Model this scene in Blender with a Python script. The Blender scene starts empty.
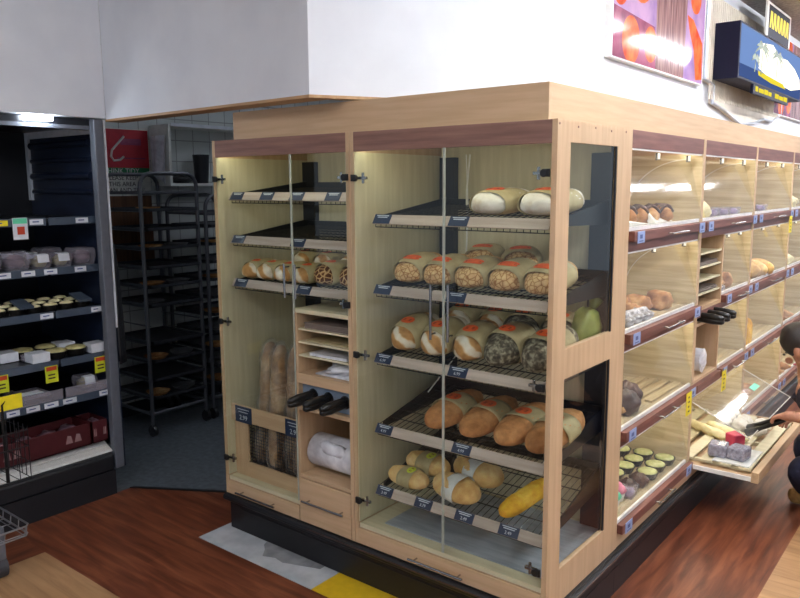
import bpy, bmesh, math, random
from mathutils import Vector, Matrix, noise as mnoise
random.seed(7)
D=bpy.data; SC=bpy.context.scene; COL=SC.collection
PI=math.pi
# ------------------------------------------------------------------ materials
def new_mat(name):
    m=D.materials.new(name); m.use_nodes=True
    nt=m.node_tree; nt.nodes.clear()
    out=nt.nodes.new('ShaderNodeOutputMaterial')
    return m,nt,out
def nd(nt,t,**k):
    n=nt.nodes.new(t)
    for a,b in k.items():
        if a in n.inputs: n.inputs[a].default_value=b
        else: setattr(n,a,b)
    return n
def principled(nt,out,col,rough,metal=0,spec=.5,trans=0,coat=0):
    b=nt.nodes.new('ShaderNodeBsdfPrincipled')
    if col is not None: b.inputs['Base Color'].default_value=(*col,1)
    b.inputs['Roughness'].default_value=rough; b.inputs['Metallic'].default_value=metal
    b.inputs['Specular IOR Level'].default_value=spec
    b.inputs['Transmission Weight'].default_value=trans
    b.inputs['Coat Weight'].default_value=coat
    nt.links.new(b.outputs[0],out.inputs[0]); return b
def ramp(nt,stops):
    r=nt.nodes.new('ShaderNodeValToRGB'); e=r.color_ramp.elements
    while len(e)<len(stops): e.new(.5)
    for q,(p,c) in zip(e,stops): q.position=p; q.color=(*c,1)
    return r
def coords(nt,scale=(1,1,1),kind='Object',rnd=False,rot=(0,0,0)):
    t=nt.nodes.new('ShaderNodeTexCoord'); mp=nt.nodes.new('ShaderNodeMapping')
    mp.inputs['Scale'].default_value=scale; mp.inputs['Rotation'].default_value=rot
    nt.links.new(t.outputs[kind],mp.inputs[0])
    if rnd:
        oi=nt.nodes.new('ShaderNodeObjectInfo'); mul=nt.nodes.new('ShaderNodeMath'); mul.operation='MULTIPLY'
        mul.inputs[1].default_value=37.0; nt.links.new(oi.outputs['Random'],mul.inputs[0])
        nt.links.new(mul.outputs[0],mp.inputs['Location'])
    return mp
def srgb(r,g,b):
    f=lambda c:(c/255/12.92 if c/255<=.04045 else ((c/255+.055)/1.055)**2.4)
    return (f(r),f(g),f(b))
def noisy(name,c1,c2,scale=20,rough=.5,stretch=(1,1,1),bump=0,metal=0,spec=.5,detail=4,rnd=False,p=(.35,.65),coat=0):
    m,nt,out=new_mat(name); b=principled(nt,out,None,rough,metal,spec,coat=coat)
    mp=coords(nt,stretch,rnd=rnd); n=nd(nt,'ShaderNodeTexNoise',Scale=scale,Detail=detail)
    nt.links.new(mp.outputs[0],n.inputs['Vector'])
    r=ramp(nt,[(p[0],c1),(p[1],c2)]); nt.links.new(n.outputs['Fac'],r.inputs[0]); nt.links.new(r.outputs[0],b.inputs['Base Color'])
    if bump:
        bp=nd(nt,'ShaderNodeBump',Strength=bump,Distance=.004); nt.links.new(n.outputs['Fac'],bp.inputs['Height']); nt.links.new(bp.outputs[0],b.inputs['Normal'])
    return m
def plain(name,c,rough=.5,metal=0,spec=.5,coat=0):
    return noisy(name,tuple(x*.94 for x in c),tuple(min(1,x*1.05) for x in c),30,rough,metal=metal,spec=spec,coat=coat)
def emis(name,c,s):
    m,nt,out=new_mat(name); e=nd(nt,'ShaderNodeEmission',Strength=s); e.inputs[0].default_value=(*c,1); nt.links.new(e.outputs[0],out.inputs[0]); return m
def glass(name,tint=(1,1,1),refl=1.0,rough=.01,haze=0.0,hazec=(.8,.8,.8)):
    m,nt,out=new_mat(name)
    tr=nd(nt,'ShaderNodeBsdfTransparent'); tr.inputs[0].default_value=(*tint,1)
    gl=nd(nt,'ShaderNodeBsdfGlossy',Roughness=rough)
    fr=nd(nt,'ShaderNodeFresnel',IOR=1.5); ge=nt.nodes.new('ShaderNodeNewGeometry')
    inv=nd(nt,'ShaderNodeMath',operation='SUBTRACT'); inv.inputs[0].default_value=refl; nt.links.new(ge.outputs['Backfacing'],inv.inputs[1]); inv.use_clamp=True
    mu=nd(nt,'ShaderNodeMath',operation='MULTIPLY'); nt.links.new(fr.outputs[0],mu.inputs[0]); nt.links.new(inv.outputs[0],mu.inputs[1])
    mx=nt.nodes.new('ShaderNodeMixShader'); nt.links.new(mu.outputs[0],mx.inputs[0]); nt.links.new(tr.outputs[0],mx.inputs[1]); nt.links.new(gl.outputs[0],mx.inputs[2])
    last=mx
    if haze:
        df=nd(nt,'ShaderNodeBsdfDiffuse'); df.inputs[0].default_value=(*hazec,1)
        m2=nd(nt,'ShaderNodeMixShader'); m2.inputs[0].default_value=haze
        nt.links.new(mx.outputs[0],m2.inputs[1]); nt.links.new(df.outputs[0],m2.inputs[2]); last=m2
    nt.links.new(last.outputs[0],out.inputs[0]); return m
def planks(name,c1,c2,c3,axis,plank=(1.2,.12),rough=.35,line=.25):
    m,nt,out=new_mat(name); b=principled(nt,out,None,rough,spec=.4)
    rot=(0,0,0) if axis=='x' else (0,0,PI/2)
    mp=coords(nt,(1,1,1),rot=rot)
    br=nd(nt,'ShaderNodeTexBrick',Scale=1.0); br.inputs['Brick Width'].default_value=plank[0]; br.inputs['Row Height'].default_value=plank[1]
    br.inputs['Mortar Size'].default_value=.0015; br.inputs['Color1'].default_value=(.35,.35,.35,1); br.inputs['Color2'].default_value=(.65,.65,.65,1); br.inputs['Mortar'].default_value=(.2,.2,.2,1)
    nt.links.new(mp.outputs[0],br.inputs['Vector'])
    mp2=coords(nt,(2.2,22,1) if axis=='x' else (22,2.2,1)); n=nd(nt,'ShaderNodeTexNoise',Scale=1.3,Detail=7,Distortion=.6); nt.links.new(mp2.outputs[0],n.inputs['Vector'])
    mix=nd(nt,'ShaderNodeMath',operation='MULTIPLY_ADD'); mix.inputs[1].default_value=line; nt.links.new(br.outputs['Color'],mix.inputs[0]); nt.links.new(n.outputs['Fac'],mix.inputs[2])
    r=ramp(nt,[(.38,c1),(.58,c2),(.85,c3)]); nt.links.new(mix.outputs[0],r.inputs[0]); nt.links.new(r.outputs[0],b.inputs['Base Color'])
    return m
def tiles(name,c1,c2,mortar,w,h,rough=.3,axis='yz',bump=0,offset=0):
    m,nt,out=new_mat(name); b=principled(nt,out,None,rough)
    rot={'yz':(PI/2,0,PI/2),'xz':(PI/2,0,0),'xy':(0,0,0)}[axis]
    t=nt.nodes.new('ShaderNodeTexCoord'); sp=nt.nodes.new('ShaderNodeSeparateXYZ'); cb=nt.nodes.new('ShaderNodeCombineXYZ')
    nt.links.new(t.outputs['Object'],sp.inputs[0])
    a,c={'yz':('Y','Z'),'xz':('X','Z'),'xy':('X','Y')}[axis]
    nt.links.new(sp.outputs[a],cb.inputs[0]); nt.links.new(sp.outputs[c],cb.inputs[1])
    br=nd(nt,'ShaderNodeTexBrick',Scale=1.0,offset=offset); br.inputs['Brick Width'].default_value=w; br.inputs['Row Height'].default_value=h
    br.inputs['Mortar Size'].default_value=.004; br.inputs['Color1'].default_value=(*c1,1); br.inputs['Color2'].default_value=(*c2,1); br.inputs['Mortar'].default_value=(*mortar,1)
    nt.links.new(cb.outputs[0],br.inputs['Vector']); nt.links.new(br.outputs['Color'],b.inputs['Base Color'])
    return m
def crust(name,stops,scale=14,kind='noise',stretch=(1,1,1),bump=.5,rough=.7):
    m,nt,out=new_mat(name); b=principled(nt,out,None,rough,spec=.25)
    mp=coords(nt,stretch,rnd=True)
    if kind=='voronoi':
        n=nd(nt,'ShaderNodeTexVoronoi',Scale=scale,feature='DISTANCE_TO_EDGE'); o=n.outputs['Distance']
    elif kind=='wave':
        n=nd(nt,'ShaderNodeTexWave',Scale=scale,Distortion=5,Detail=3); n.bands_direction='DIAGONAL'; n.inputs['Detail Scale'].default_value=1.5; o=n.outputs['Fac']
    else:
        n=nd(nt,'ShaderNodeTexNoise',Scale=scale,Detail=6); o=n.outputs['Fac']
    nt.links.new(mp.outputs[0],n.inputs['Vector'])
    r=ramp(nt,stops); nt.links.new(o,r.inputs[0])
    n2=nd(nt,'ShaderNodeTexNoise',Scale=45,Detail=4); nt.links.new(mp.outputs[0],n2.inputs['Vector'])
    mx=nd(nt,'ShaderNodeMix',data_type='RGBA',blend_type='OVERLAY'); mx.inputs[0].default_value=.5
    nt.links.new(r.outputs[0],mx.inputs[6]); nt.links.new(n2.outputs['Fac'],mx.inputs[7]); nt.links.new(mx.outputs[2],b.inputs['Base Color'])
    bp=nd(nt,'ShaderNodeBump',Strength=bump,Distance=.006); nt.links.new(n2.outputs['Fac'],bp.inputs['Height']); nt.links.new(bp.outputs[0],b.inputs['Normal'])
    return m
W={}
def wood(name,c1,c2,axis,rough=.45):
    s={'x':(1.5,22,22),'y':(22,1.5,22),'z':(22,22,1.5)}[axis]
    return noisy(name,c1,c2,2.2,rough,stretch=s,detail=5,spec=.35)
BE1,BE2=srgb(192,162,128),srgb(204,175,141)
W['beech_x']=wood('beech laminate x',BE1,BE2,'x'); W['beech_y']=wood('beech laminate y',BE1,BE2,'y'); W['beech_z']=wood('beech laminate z',BE1,BE2,'z')
W['pale_z']=wood('pale birch lining',srgb(204,196,164),srgb(216,208,178),'z',.5)
W['pale_x']=wood('pale birch shelf',srgb(204,196,164),srgb(216,208,178),'x',.5)
W['lining_x']=wood('oak lining x',srgb(186,168,128),srgb(214,198,160),'x',.5); W['lining_y']=wood('oak lining',srgb(176,158,120),srgb(212,196,158),'y',.5)
W['walnut_x']=wood('walnut header x',srgb(118,86,76),srgb(146,110,98),'x',.5)
W['walnut_y']=wood('walnut header y',srgb(104,62,54),srgb(130,84,74),'y',.42)
W['rail']=wood('grey oak rail',srgb(172,158,146),srgb(194,181,169),'x',.5)
W['black']=plain('black kick panel',srgb(20,20,24),.4)
W['wire']=plain('black powder coat',srgb(18,20,24),.4)
W['dark']=plain('dark frame',srgb(26,28,36),.45)
W['chrome']=plain('brushed steel',srgb(168,168,170),.25,1)
W['steel']=noisy('dull steel sheet',srgb(160,170,182),srgb(184,192,202),6,.3,stretch=(1,8,1),metal=.15)
W['glass']=glass('door glass',(.97,.985,.97),1.0)
W['edge']=plain('glass edge',srgb(176,182,172),.2)
W['acrylic']=glass('clear acrylic lid',(.97,.97,.965),.6,.06,.03,(.9,.9,.9))
W['acry_edge']=plain('acrylic edge',srgb(235,235,230),.3)
W['whiterail']=plain('white acrylic rail',srgb(240,240,238),.3)
W['hinge']=plain('black hinge cup',srgb(16,16,18),.35)
W['card']=plain('navy price card',srgb(30,48,78),.35)
W['cardtext']=plain('price card print',srgb(200,210,220),.5)
W['cardlight']=plain('pale blue price card',srgb(150,170,215),.4)
W['cardblue']=plain('blue print',srgb(60,80,140),.4)
W['yellow']=plain('yellow ticket',srgb(235,215,30),.5)
W['lime']=plain('lime ticket',srgb(196,206,40),.5)
W['ticketink']=plain('ticket print',srgb(60,50,30),.5)
W['redink']=plain('red print',srgb(190,60,30),.5)
W['paper']=noisy('kraft paper band',srgb(166,152,112),srgb(186,172,132),18,.6,rnd=True)
W['whitepaper']=plain('white paper band',srgb(225,228,225),.5)
W['orange']=noisy('orange sticker',srgb(215,80,30),srgb(235,105,45),60,.45)
W['stickink']=plain('sticker print',srgb(120,35,20),.5)
W['limesticker']=plain('yellow green sticker',srgb(205,215,60),.5)
W['tiger']=crust('tiger crust',[(0,srgb(150,104,62)),(.05,srgb(182,138,88)),(.11,srgb(214,178,126)),(.5,srgb(226,196,146))],52,'voronoi')
W['tigerdark']=crust('dark tiger crust',[(0,srgb(216,186,140)),(.07,srgb(190,146,92)),(.12,srgb(104,62,34)),(.5,srgb(90,52,30))],40,'voronoi')
W['floury']=crust('floured crust',[(.3,srgb(190,170,140)),(.45,srgb(226,222,214)),(.7,srgb(240,238,232))],9)
W['stripe']=crust('flour striped crust',[(.25,srgb(190,142,88)),(.45,srgb(206,164,110)),(.62,srgb(226,208,176)),(.85,srgb(234,226,208))],5,'wave')
W['grain']=crust('grain crust',[(.35,srgb(70,64,54)),(.5,srgb(104,96,80)),(.62,srgb(160,154,132))],60)
W['brown']=crust('brown crust',[(.3,srgb(160,104,60)),(.5,srgb(190,134,84)),(.7,srgb(214,164,114))],8)
W['golden']=crust('golden crust',[(.3,srgb(206,160,92)),(.5,srgb(222,184,122)),(.72,srgb(236,208,156))],9)
W['yellowcrust']=crust('yellow crust',[(.3,srgb(198,140,30)),(.55,srgb(222,172,50)),(.75,srgb(236,196,84))],10)
W['bagbrown']=crust('wrapped baguette crust',[(.3,srgb(120,88,60)),(.5,srgb(158,124,88)),(.7,srgb(190,164,128))],10,stretch=(1,1,.25),rough=.35)
W['film']=glass('cling film',(.96,.96,.95),1.0,.12,.10,(.8,.78,.75))
W['silverfilm']=noisy('shiny film',srgb(120,112,110),srgb(222,222,228),40,.15,bump=1.0)
W['plastic']=noisy('white plastic film',srgb(206,208,216),srgb(238,240,246),22,.25,bump=.6)
W['whitewall']=noisy('white painted plaster',srgb(214,218,226),srgb(222,226,233),4,.75)
W['trimwood']=wood('pine edge trim',srgb(170,134,96),srgb(192,156,116),'x')
W['ceiling']=noisy('textured ceiling',srgb(150,142,138),srgb(186,178,172),45,.9,bump=.4)
W['redfloor_x']=planks('red timber floor x',srgb(74,36,22),srgb(104,54,35),srgb(140,84,57),'x')
W['redfloor_y']=planks('red timber floor y',srgb(74,36,22),srgb(104,54,35),srgb(140,84,57),'y')
W['lightfloor']=planks('light timber floor',srgb(150,112,78),srgb(170,132,94),srgb(186,148,110),'x',line=.15)
W['vinyl']=noisy('grey vinyl floor',srgb(80,87,94),srgb(100,107,114),30,.5)
W['tile']=tiles('white wall tile',srgb(205,208,206),srgb(198,202,200),srgb(150,152,150),.16,.16)
W['fridgeblack']=plain('black fridge lining',srgb(14,16,24),.35)
W['fridgeblue']=noisy('blue grey fridge panel',srgb(22,28,46),srgb(32,42,64),5,.3,stretch=(1,1,4))
W['fridgegrey']=plain('grey aluminium frame',srgb(104,108,118),.45,.2)
W['fridgekick']=plain('charcoal fridge plinth',srgb(28,29,34),.5)
W['strip']=plain('slate ticket strip',srgb(66,78,94),.4)
W['ticket']=plain('white ticket',srgb(214,218,226),.5)
W['skin']=noisy('skin',srgb(170,116,92),srgb(192,138,112),30,.5)
W['hair']=noisy('dark hair',srgb(24,18,16),srgb(44,32,28),60,.5,stretch=(1,1,.2))
W['navy']=noisy('navy cloth',srgb(18,22,48),srgb(30,34,64),80,.85)
W['coat']=noisy('dark plum cloth',srgb(34,28,40),srgb(50,42,56),80,.85)
W['tan']=noisy('tan suede',srgb(150,112,62),srgb(186,146,84),40,.8)
W['dough']=crust('pastry crust',[(.3,srgb(140,90,52)),(.5,srgb(182,132,84)),(.7,srgb(216,178,126))],12)
W['choc']=noisy('chocolate',srgb(48,28,24),srgb(84,52,42),14,.4,rnd=True)
W['cocoa']=noisy('speckled coating',srgb(118,120,134),srgb(170,172,186),60,.8,rnd=True)
W['greentop']=noisy('pale green topping',srgb(188,196,128),srgb(218,220,162),45,.6,bump=.4,rnd=True)
W['cup']=plain('black foil cup',srgb(24,22,20),.35)
W['pink']=plain('pink icing',srgb(232,140,168),.4)
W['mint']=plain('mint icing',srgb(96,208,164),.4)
W['crimson']=plain('crimson icing',srgb(190,50,80),.4)
W['cream']=noisy('cream pastry',srgb(224,212,160),srgb(240,232,190),30,.6,rnd=True)
W['lilac']=plain('lilac wrap',srgb(150,130,170),.35)
W['greybin']=plain('black bin',srgb(22,22,28),.4)
W['red']=plain('red sign',srgb(190,36,52),.4)
W['green']=plain('green sign band',srgb(30,120,70),.4)
W['signwhite']=plain('sign white',srgb(226,226,220),.5)
W['signblack']=plain('sign black',srgb(24,24,26),.5)
W['brownboard']=wood('brown board',srgb(88,58,40),srgb(112,76,52),'z',.5)
W['navybox']=plain('navy sign casing',srgb(20,22,46),.6,spec=.2)
W['sky']=emis('backlit sign sky',srgb(120,150,205),.55)
W['signglow']=emis('backlit sign lettering',srgb(255,250,220),1.0)
W['signyellow']=emis('backlit sign yellow',srgb(230,210,60),.6)
W['palm']=plain('printed palm green',srgb(70,90,60),.5)
W['sea']=emis('backlit sign sea',srgb(80,105,165),.4)
W['corr']=noisy('corrugated cream panel',srgb(206,198,184),srgb(222,214,200),8,.5)
W['silver']=plain('silver outline',srgb(190,196,206),.3,.6)
W['peach']=noisy('printed peach',srgb(206,70,40),srgb(236,130,76),9,.25,rnd=True)
W['plum']=noisy('printed plum',srgb(120,60,90),srgb(170,90,120),9,.25)
W['printpink']=noisy('printed sky pink',srgb(150,120,176),srgb(196,160,200),5,.18)
W['printwood']=noisy('printed timber',srgb(110,76,80),srgb(176,140,140),3,.18,stretch=(1,18,1))
W['printblue']=plain('printed blue',srgb(60,60,150),.25)
W['tube']=emis('fluorescent tube',(.95,.96,1.0),38)
W['dimtube']=emis('dim tube',(.78,.87,1),26)
W['led']=emis('cabinet lamp',(1.0,.97,.74),3.5)
W['led2']=emis('display lamp',(1.0,.94,.78),5)
W['fridgelamp']=emis('fridge lamp',(.8,.9,1),36)
W['dimpan']=plain('dark baking pan',srgb(60,62,68),.4,.5)
W['pan']=plain('pale baking pan',srgb(128,130,136),.4,.5)
W['rack']=plain('rack steel',srgb(92,94,100),.4,.7)
W['cratered']=plain('dark red crate',srgb(74,20,26),.5)
W['crateprint']=plain('crate print',srgb(150,120,120),.5)
W['clear']=glass('clear pack',(.9,.9,.94),1.0,.05,.22,(.62,.58,.66))
W['pielid']=noisy('pie topping',srgb(170,160,110),srgb(206,196,140),30,.5,rnd=True)
W['purplefood']=noisy('dark cake',srgb(80,60,72),srgb(130,104,116),16,.5,rnd=True)
W['patchwhite']=noisy('worn white vinyl',srgb(170,176,182),srgb(196,200,204),10,.5)
W['patchgrey']=noisy('grey concrete patch',srgb(120,122,126),srgb(146,148,150),14,.8)
W['floortape']=plain('yellow floor vinyl',srgb(214,176,30),.5)
W['bagpaper']=plain('grey paper bags',srgb(120,108,100),.7)
W['tray']=plain('blue grey tray',srgb(116,132,150),.4)
W['greenbag']=noisy('green bread bag',srgb(120,130,60),srgb(150,158,84),12,.35)
W['rubber']=plain('grey rubber',srgb(52,52,58),.6)
W['chromewire']=plain('zinc wire',srgb(150,152,158),.35,.8)
# ------------------------------------------------------------------ mesh builder
class MB:
    def __init__(s): s.v=[]; s.f=[]; s.mi=[]
    def add(s,vs,fs,m=0,mat=None):
        o=len(s.v)
        for p in vs:
            p=Vector(p); s.v.append(mat@p if mat is not None else p)
        for f in fs: s.f.append([i+o for i in f]); s.mi.append(m)
        return s
    def box(s,x0,y0,z0,x1,y1,z1,m=0,mat=None):
        x0,x1=min(x0,x1),max(x0,x1); y0,y1=min(y0,y1),max(y0,y1); z0,z1=min(z0,z1),max(z0,z1)
        vs=[(x0,y0,z0),(x1,y0,z0),(x1,y1,z0),(x0,y1,z0),(x0,y0,z1),(x1,y0,z1),(x1,y1,z1),(x0,y1,z1)]
        return s.add(vs,[(3,2,1,0),(4,5,6,7),(0,1,5,4),(1,2,6,5),(2,3,7,6),(3,0,4,7)],m,mat)
    def hexa(s,b,t,m=0):      # bottom quad, top quad
        return s.add(list(b)+list(t),[(3,2,1,0),(4,5,6,7),(0,1,5,4),(1,2,6,5),(2,3,7,6),(3,0,4,7)],m)
    def cyl(s,p,q,r,n=10,m=0,r2=None,cap=True):
        p=Vector(p); q=Vector(q); d=(q-p); r2=r if r2 is None else r2
        z=d.normalized(); a=z.orthogonal().normalized(); b=z.cross(a)
        vs=[];fs=[]
        for c,rr in ((p,r),(q,r2)):
            for i in range(n):
                t=2*PI*(i+.5)/n; vs.append(c+a*(rr*math.cos(t))+b*(rr*math.sin(t)))
        for i in range(n): j=(i+1)%n; fs.append((i,j,n+j,n+i))
        if cap: fs.append(tuple(range(n-1,-1,-1))); fs.append(tuple(range(n,2*n)))
        return s.add(vs,fs,m)
    def bar(s,p,q,r=.002,m=0): return s.cyl(p,q,r,4,m)
    def tube(s,pts,r,n=8,m=0):
        pts=[Vector(p) for p in pts]; k=len(pts); vs=[];fs=[]; a=None
        rr=r if isinstance(r,(list,tuple)) else [r]*k
        for i,p in enumerate(pts):
            t=(pts[min(i+1,k-1)]-pts[max(i-1,0)]).normalized()
            if a is None: a=t.orthogonal().normalized()
            a=(a-t*a.dot(t)).normalized(); b=t.cross(a)
            for j in range(n):
                w=2*PI*j/n; vs.append(p+a*(rr[i]*math.cos(w))+b*(rr[i]*math.sin(w)))
        for i in range(k-1):
            for j in range(n):
                j2=(j+1)%n; fs.append((i*n+j,i*n+j2,(i+1)*n+j2,(i+1)*n+j))
        fs.append(tuple(range(n-1,-1,-1))); fs.append(tuple((k-1)*n+j for j in range(n)))
        return s.add(vs,fs,m)
    def lathe(s,prof,c=(0,0,0),n=20,m=0,wob=0,k=12):
        vs=[];fs=[]; c=Vector(c)
        for r,z in prof:
            for i in range(n):
                t=2*PI*i/n; q=r*(1+wob*math.cos(k*t)); vs.append(c+Vector((q*math.cos(t),q*math.sin(t),z)))
        for a in range(len(prof)-1):
            for i in range(n):
                j=(i+1)%n; fs.append((a*n+i,a*n+j,(a+1)*n+j,(a+1)*n+i))
        fs.append(tuple(range(n-1,-1,-1))); fs.append(tuple((len(prof)-1)*n+i for i in range(n)))
        return s.add(vs,fs,m)
    def prism(s,pts,e,m=0):   # polygon points, extrude vector
        n=len(pts); e=Vector(e); vs=[Vector(p) for p in pts]+[Vector(p)+e for p in pts]
        fs=[tuple(range(n-1,-1,-1)),tuple(range(n,2*n))]+[(i,(i+1)%n,n+(i+1)%n,n+i) for i in range(n)]
        return s.add(vs,fs,m)
    def blob(s,c,r,seed=0,amp=.12,nu=16,nv=10,m=0,flat=.0,freq=2.2):
        vs=[];fs=[]; c=Vector(c)
        for j in range(nv+1):
            ph=-PI/2+PI*j/nv
            for i in range(nu):
                t=2*PI*i/nu; d=Vector((math.cos(ph)*math.cos(t),math.cos(ph)*math.sin(t),math.sin(ph)))
                k=1+amp*mnoise.noise(d*freq+Vector((seed*3.1,seed*1.7,0)))*2
                p=Vector((d.x*r[0]*k,d.y*r[1]*k,d.z*r[2]*k))
                if flat and p.z<-r[2]*flat: p.z=-r[2]*flat
                vs.append(c+p)
        for j in range(nv):
            for i in range(nu):
                i2=(i+1)%nu; fs.append((j*nu+i,j*nu+i2,(j+1)*nu+i2,(j+1)*nu+i))
        return s.add(vs,fs,m)
    def text(s,body,size,mat,m=0,depth=.0004,align='CENTER'):
        cu=D.curves.new('t','FONT'); cu.body=body; cu.size=size; cu.align_x=align; cu.align_y='CENTER'; cu.extrude=depth; cu.resolution_u=2
        ob=D.objects.new('t',cu); COL.objects.link(ob); bpy.context.view_layer.update()
        dg=bpy.context.evaluated_depsgraph_get(); me=D.meshes.new_from_object(ob.evaluated_get(dg))
        s.add([v.co for v in me.vertices],[tuple(p.vertices) for p in me.polygons],m,mat)
        D.objects.remove(ob); D.curves.remove(cu); D.meshes.remove(me); return s
    def build(s,name,mats,parent=None,smooth=False,bevel=0,org=None):
        if not isinstance(mats,(list,tuple)): mats=[mats]
        if parent is not None: org=ORG.get(parent.as_pointer(),Vector())
        org=Vector(org) if org is not None else Vector()
        me=D.meshes.new(name); me.from_pydata([tuple(v-org) for v in s.v],[],s.f)
        for k in mats: me.materials.append(W[k] if isinstance(k,str) else k)
        me.polygons.foreach_set('material_index',s.mi)
        bm=bmesh.new(); bm.from_mesh(me); bmesh.ops.recalc_face_normals(bm,faces=bm.faces[:]); bm.to_mesh(me); bm.free()
        if smooth: me.polygons.foreach_set('use_smooth',[True]*len(me.polygons))
        me.update()
        o=D.objects.new(name,me); COL.objects.link(o)
        if parent is not None: o.parent=parent
        else: o.location=org
        ORG[o.as_pointer()]=org
        if bevel:
            b=o.modifiers.new('b','BEVEL'); b.width=bevel; b.segments=2; b.limit_method='ANGLE'; b.angle_limit=math.radians(50)
        if smooth:
            pass
        return o
ORG={}
def B(x0,y0,z0,x1,y1,z1): return MB().box(x0,y0,z0,x1,y1,z1)
def tag(o,label=None,cat=None,group=None,kind=None):
    if label: o['label']=label
    if cat: o['category']=cat
    if group: o['group']=group
    if kind: o['kind']=kind
    return o
def thing(name,loc,label,cat,group=None):
    o=D.objects.new(name,None); COL.objects.link(o); o.location=loc; o.empty_display_size=.05
    ORG[o.as_pointer()]=Vector(loc); return tag(o,label,cat,group)
def struct(name,mb,mats,label,cat,bevel=0):
    o=mb.build(name,mats,bevel=bevel); return tag(o,label,cat,None,'structure')
def dup(root,loc,rot=(0,0,0),label=None,group=None,scale=None):
    r=root.copy(); COL.objects.link(r); r.location=loc; r.rotation_euler=rot
    if scale: r.scale=scale
    if label: r['label']=label
    if group: r['group']=group
    for ch in list(root.children):
        c=ch.copy(); COL.objects.link(c); c.parent=r
        for g in ch.children:
            d=g.copy(); COL.objects.link(d); d.parent=c
    return r
class Proto:        # first use moves the prototype itself, later uses copy it
    def __init__(s,root): s.r=root; s.used=False
    def put(s,loc,rot=(0,0,0),label=None,group=None,scale=None):
        if not s.used:
            s.used=True; r=s.r; r.location=loc; r.rotation_euler=rot
            r.scale=scale or (1,1,1)
            if label: r['label']=label
            if group: r['group']=group
            return r
        r=dup(s.r,loc,rot,label,group,scale or (1,1,1))
        if not group and 'group' in r: del r['group']
        return r
ORD=['first','second','third','fourth','fifth','sixth','seventh','eighth','ninth','tenth']
# ------------------------------------------------------------------ the setting
H0=.19; TOP=1.94; CEIL=3.08
m=MB()
def fl(m,pts,mi): m.prism([(x,y,-.05) for x,y in pts],(0,0,.05),mi)
m=MB()
fl(m,[(-2.65,-.71),(.5,-.71),(0,0),(-1.8,0),(-1.8,.49),(-2.65,-.02)],0)
fl(m,[(-2.65,-8),(-2.28,-8),(-2.28,-.71),(-2.65,-.71)],1)
fl(m,[(.5,-.71),(.5,12),(0,12),(0,0)],1)
fl(m,[(-2.28,-8),(9,-8),(9,12),(.5,12),(.5,-.71),(-2.28,-.71)],2)
fl(m,[(-2.65,-.02),(-1.8,.49),(-1.8,0),(0,0),(0,12),(-5,12),(-5,-8),(-2.65,-8)],3)
struct('floor',m,['redfloor_x','redfloor_y','lightfloor','vinyl'],'red timber border floor with light timber field and grey vinyl back room','floor')
m=MB(); m.hexa([(-2.65,-.03,0),(-1.8,.48,0),(-1.8,.505,0),(-2.65,-.005,0)],[(-2.65,-.03,.004),(-1.8,.48,.004),(-1.8,.505,.004),(-2.65,-.005,.004)])
struct('trim_1',m,'black','thin dark threshold strip between red timber and grey vinyl','threshold')
struct('ceiling',B(-5,-8,CEIL,9,12,CEIL+.05),'ceiling','textured grey brown ceiling over the shop','ceiling')
# white bulkheads, bottoms edged with timber
m=B(-2.75,-8,2.09,-2.65,-.035,CEIL); struct('wall_left',m,'whitewall','white bulkhead wall above the dark fridge','wall')
A=(-1.03,-.107); Bc=(-.5,.83)
m=MB(); m.prism([(-2.65,-.033,2.085),(A[0],A[1],2.085),(A[0],A[1]+.1,2.085),(-2.65,.067,2.085)],(0,0,CEIL-2.085))
struct('wall_front',m,'whitewall','white bulkhead wall above the narrow cabinet and back room opening','wall')
m=MB(); m.prism([(A[0],A[1],2.085),(Bc[0],Bc[1],2.085),(Bc[0]-.1,Bc[1],2.085),(A[0],A[1]+.14,2.085)],(0,0,CEIL-2.085))
struct('wall_chamfer',m,'whitewall','angled white bulkhead wall above the wide corner cabinet','wall')
struct('wall_right',B(-.6,.83,1.99,-.5,12,CEIL),'whitewall','bright white wall above the row of pastry drawers','wall')
m=MB(); m.prism([(-2.65,-.036,2.073),(A[0],A[1]-.003,2.073),(A[0],A[1]+.1,2.073),(-2.65,.064,2.073)],(0,0,.012))
struct('trim_2',m,'trimwood','thin pine edge along the bottom of the white front bulkhead','trim')
m=MB(); m.prism([(A[0]+.002,A[1]-.003,2.073),(Bc[0],Bc[1],2.073),(Bc[0]-.1,Bc[1],2.073),(A[0]+.002,A[1]+.1,2.073)],(0,0,.012))
struct('trim_3',m,'trimwood','thin pine edge along the bottom of the angled white bulkhead','trim')
# back room shell
struct('wall_back_room_left',B(-4.0,-.02,0,-3.9,3.1,CEIL),'tile','white tiled wall at the far side of the back room','wall')
struct('wall_back_room_end',B(-3.9,3.0,0,-.62,3.1,CEIL),'tile','tiled end wall of the back room','wall')
m=B(-1.8,.66,0,-.62,.70,2.0); m.box(-.66,.70,0,-.62,12,2.0)
struct('wall_partition',m,'whitewall','partition behind the bread cabinets','wall')
struct('baseboard_back',B(-3.9,0,0,-3.885,3.0,.1),'black','dark skirting along the tiled back room wall','baseboard')
# floor patch and yellow strip
m=B(-1.82,-.165,0,-1.03,.04,.003); 
pp=[(-1.42,-.10),(-1.36,-.075),(-1.30,-.085),(-1.12,-.02),(-1.12,.03),(-1.52,.03),(-1.50,-.02),(-1.46,-.05)]
m.prism([(x,y,.003) for x,y in pp],(0,0,.001),1)
struct('floor_patch',m,['patchwhite','patchgrey'],'worn white vinyl patch on the floor beside the black plinth','floor patch')
o=B(-1.03,-.165,0,.3,.04,.003).build('floor_strip','floortape'); tag(o,'yellow floor strip beside the black plinth','floor strip',kind='structure')
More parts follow.
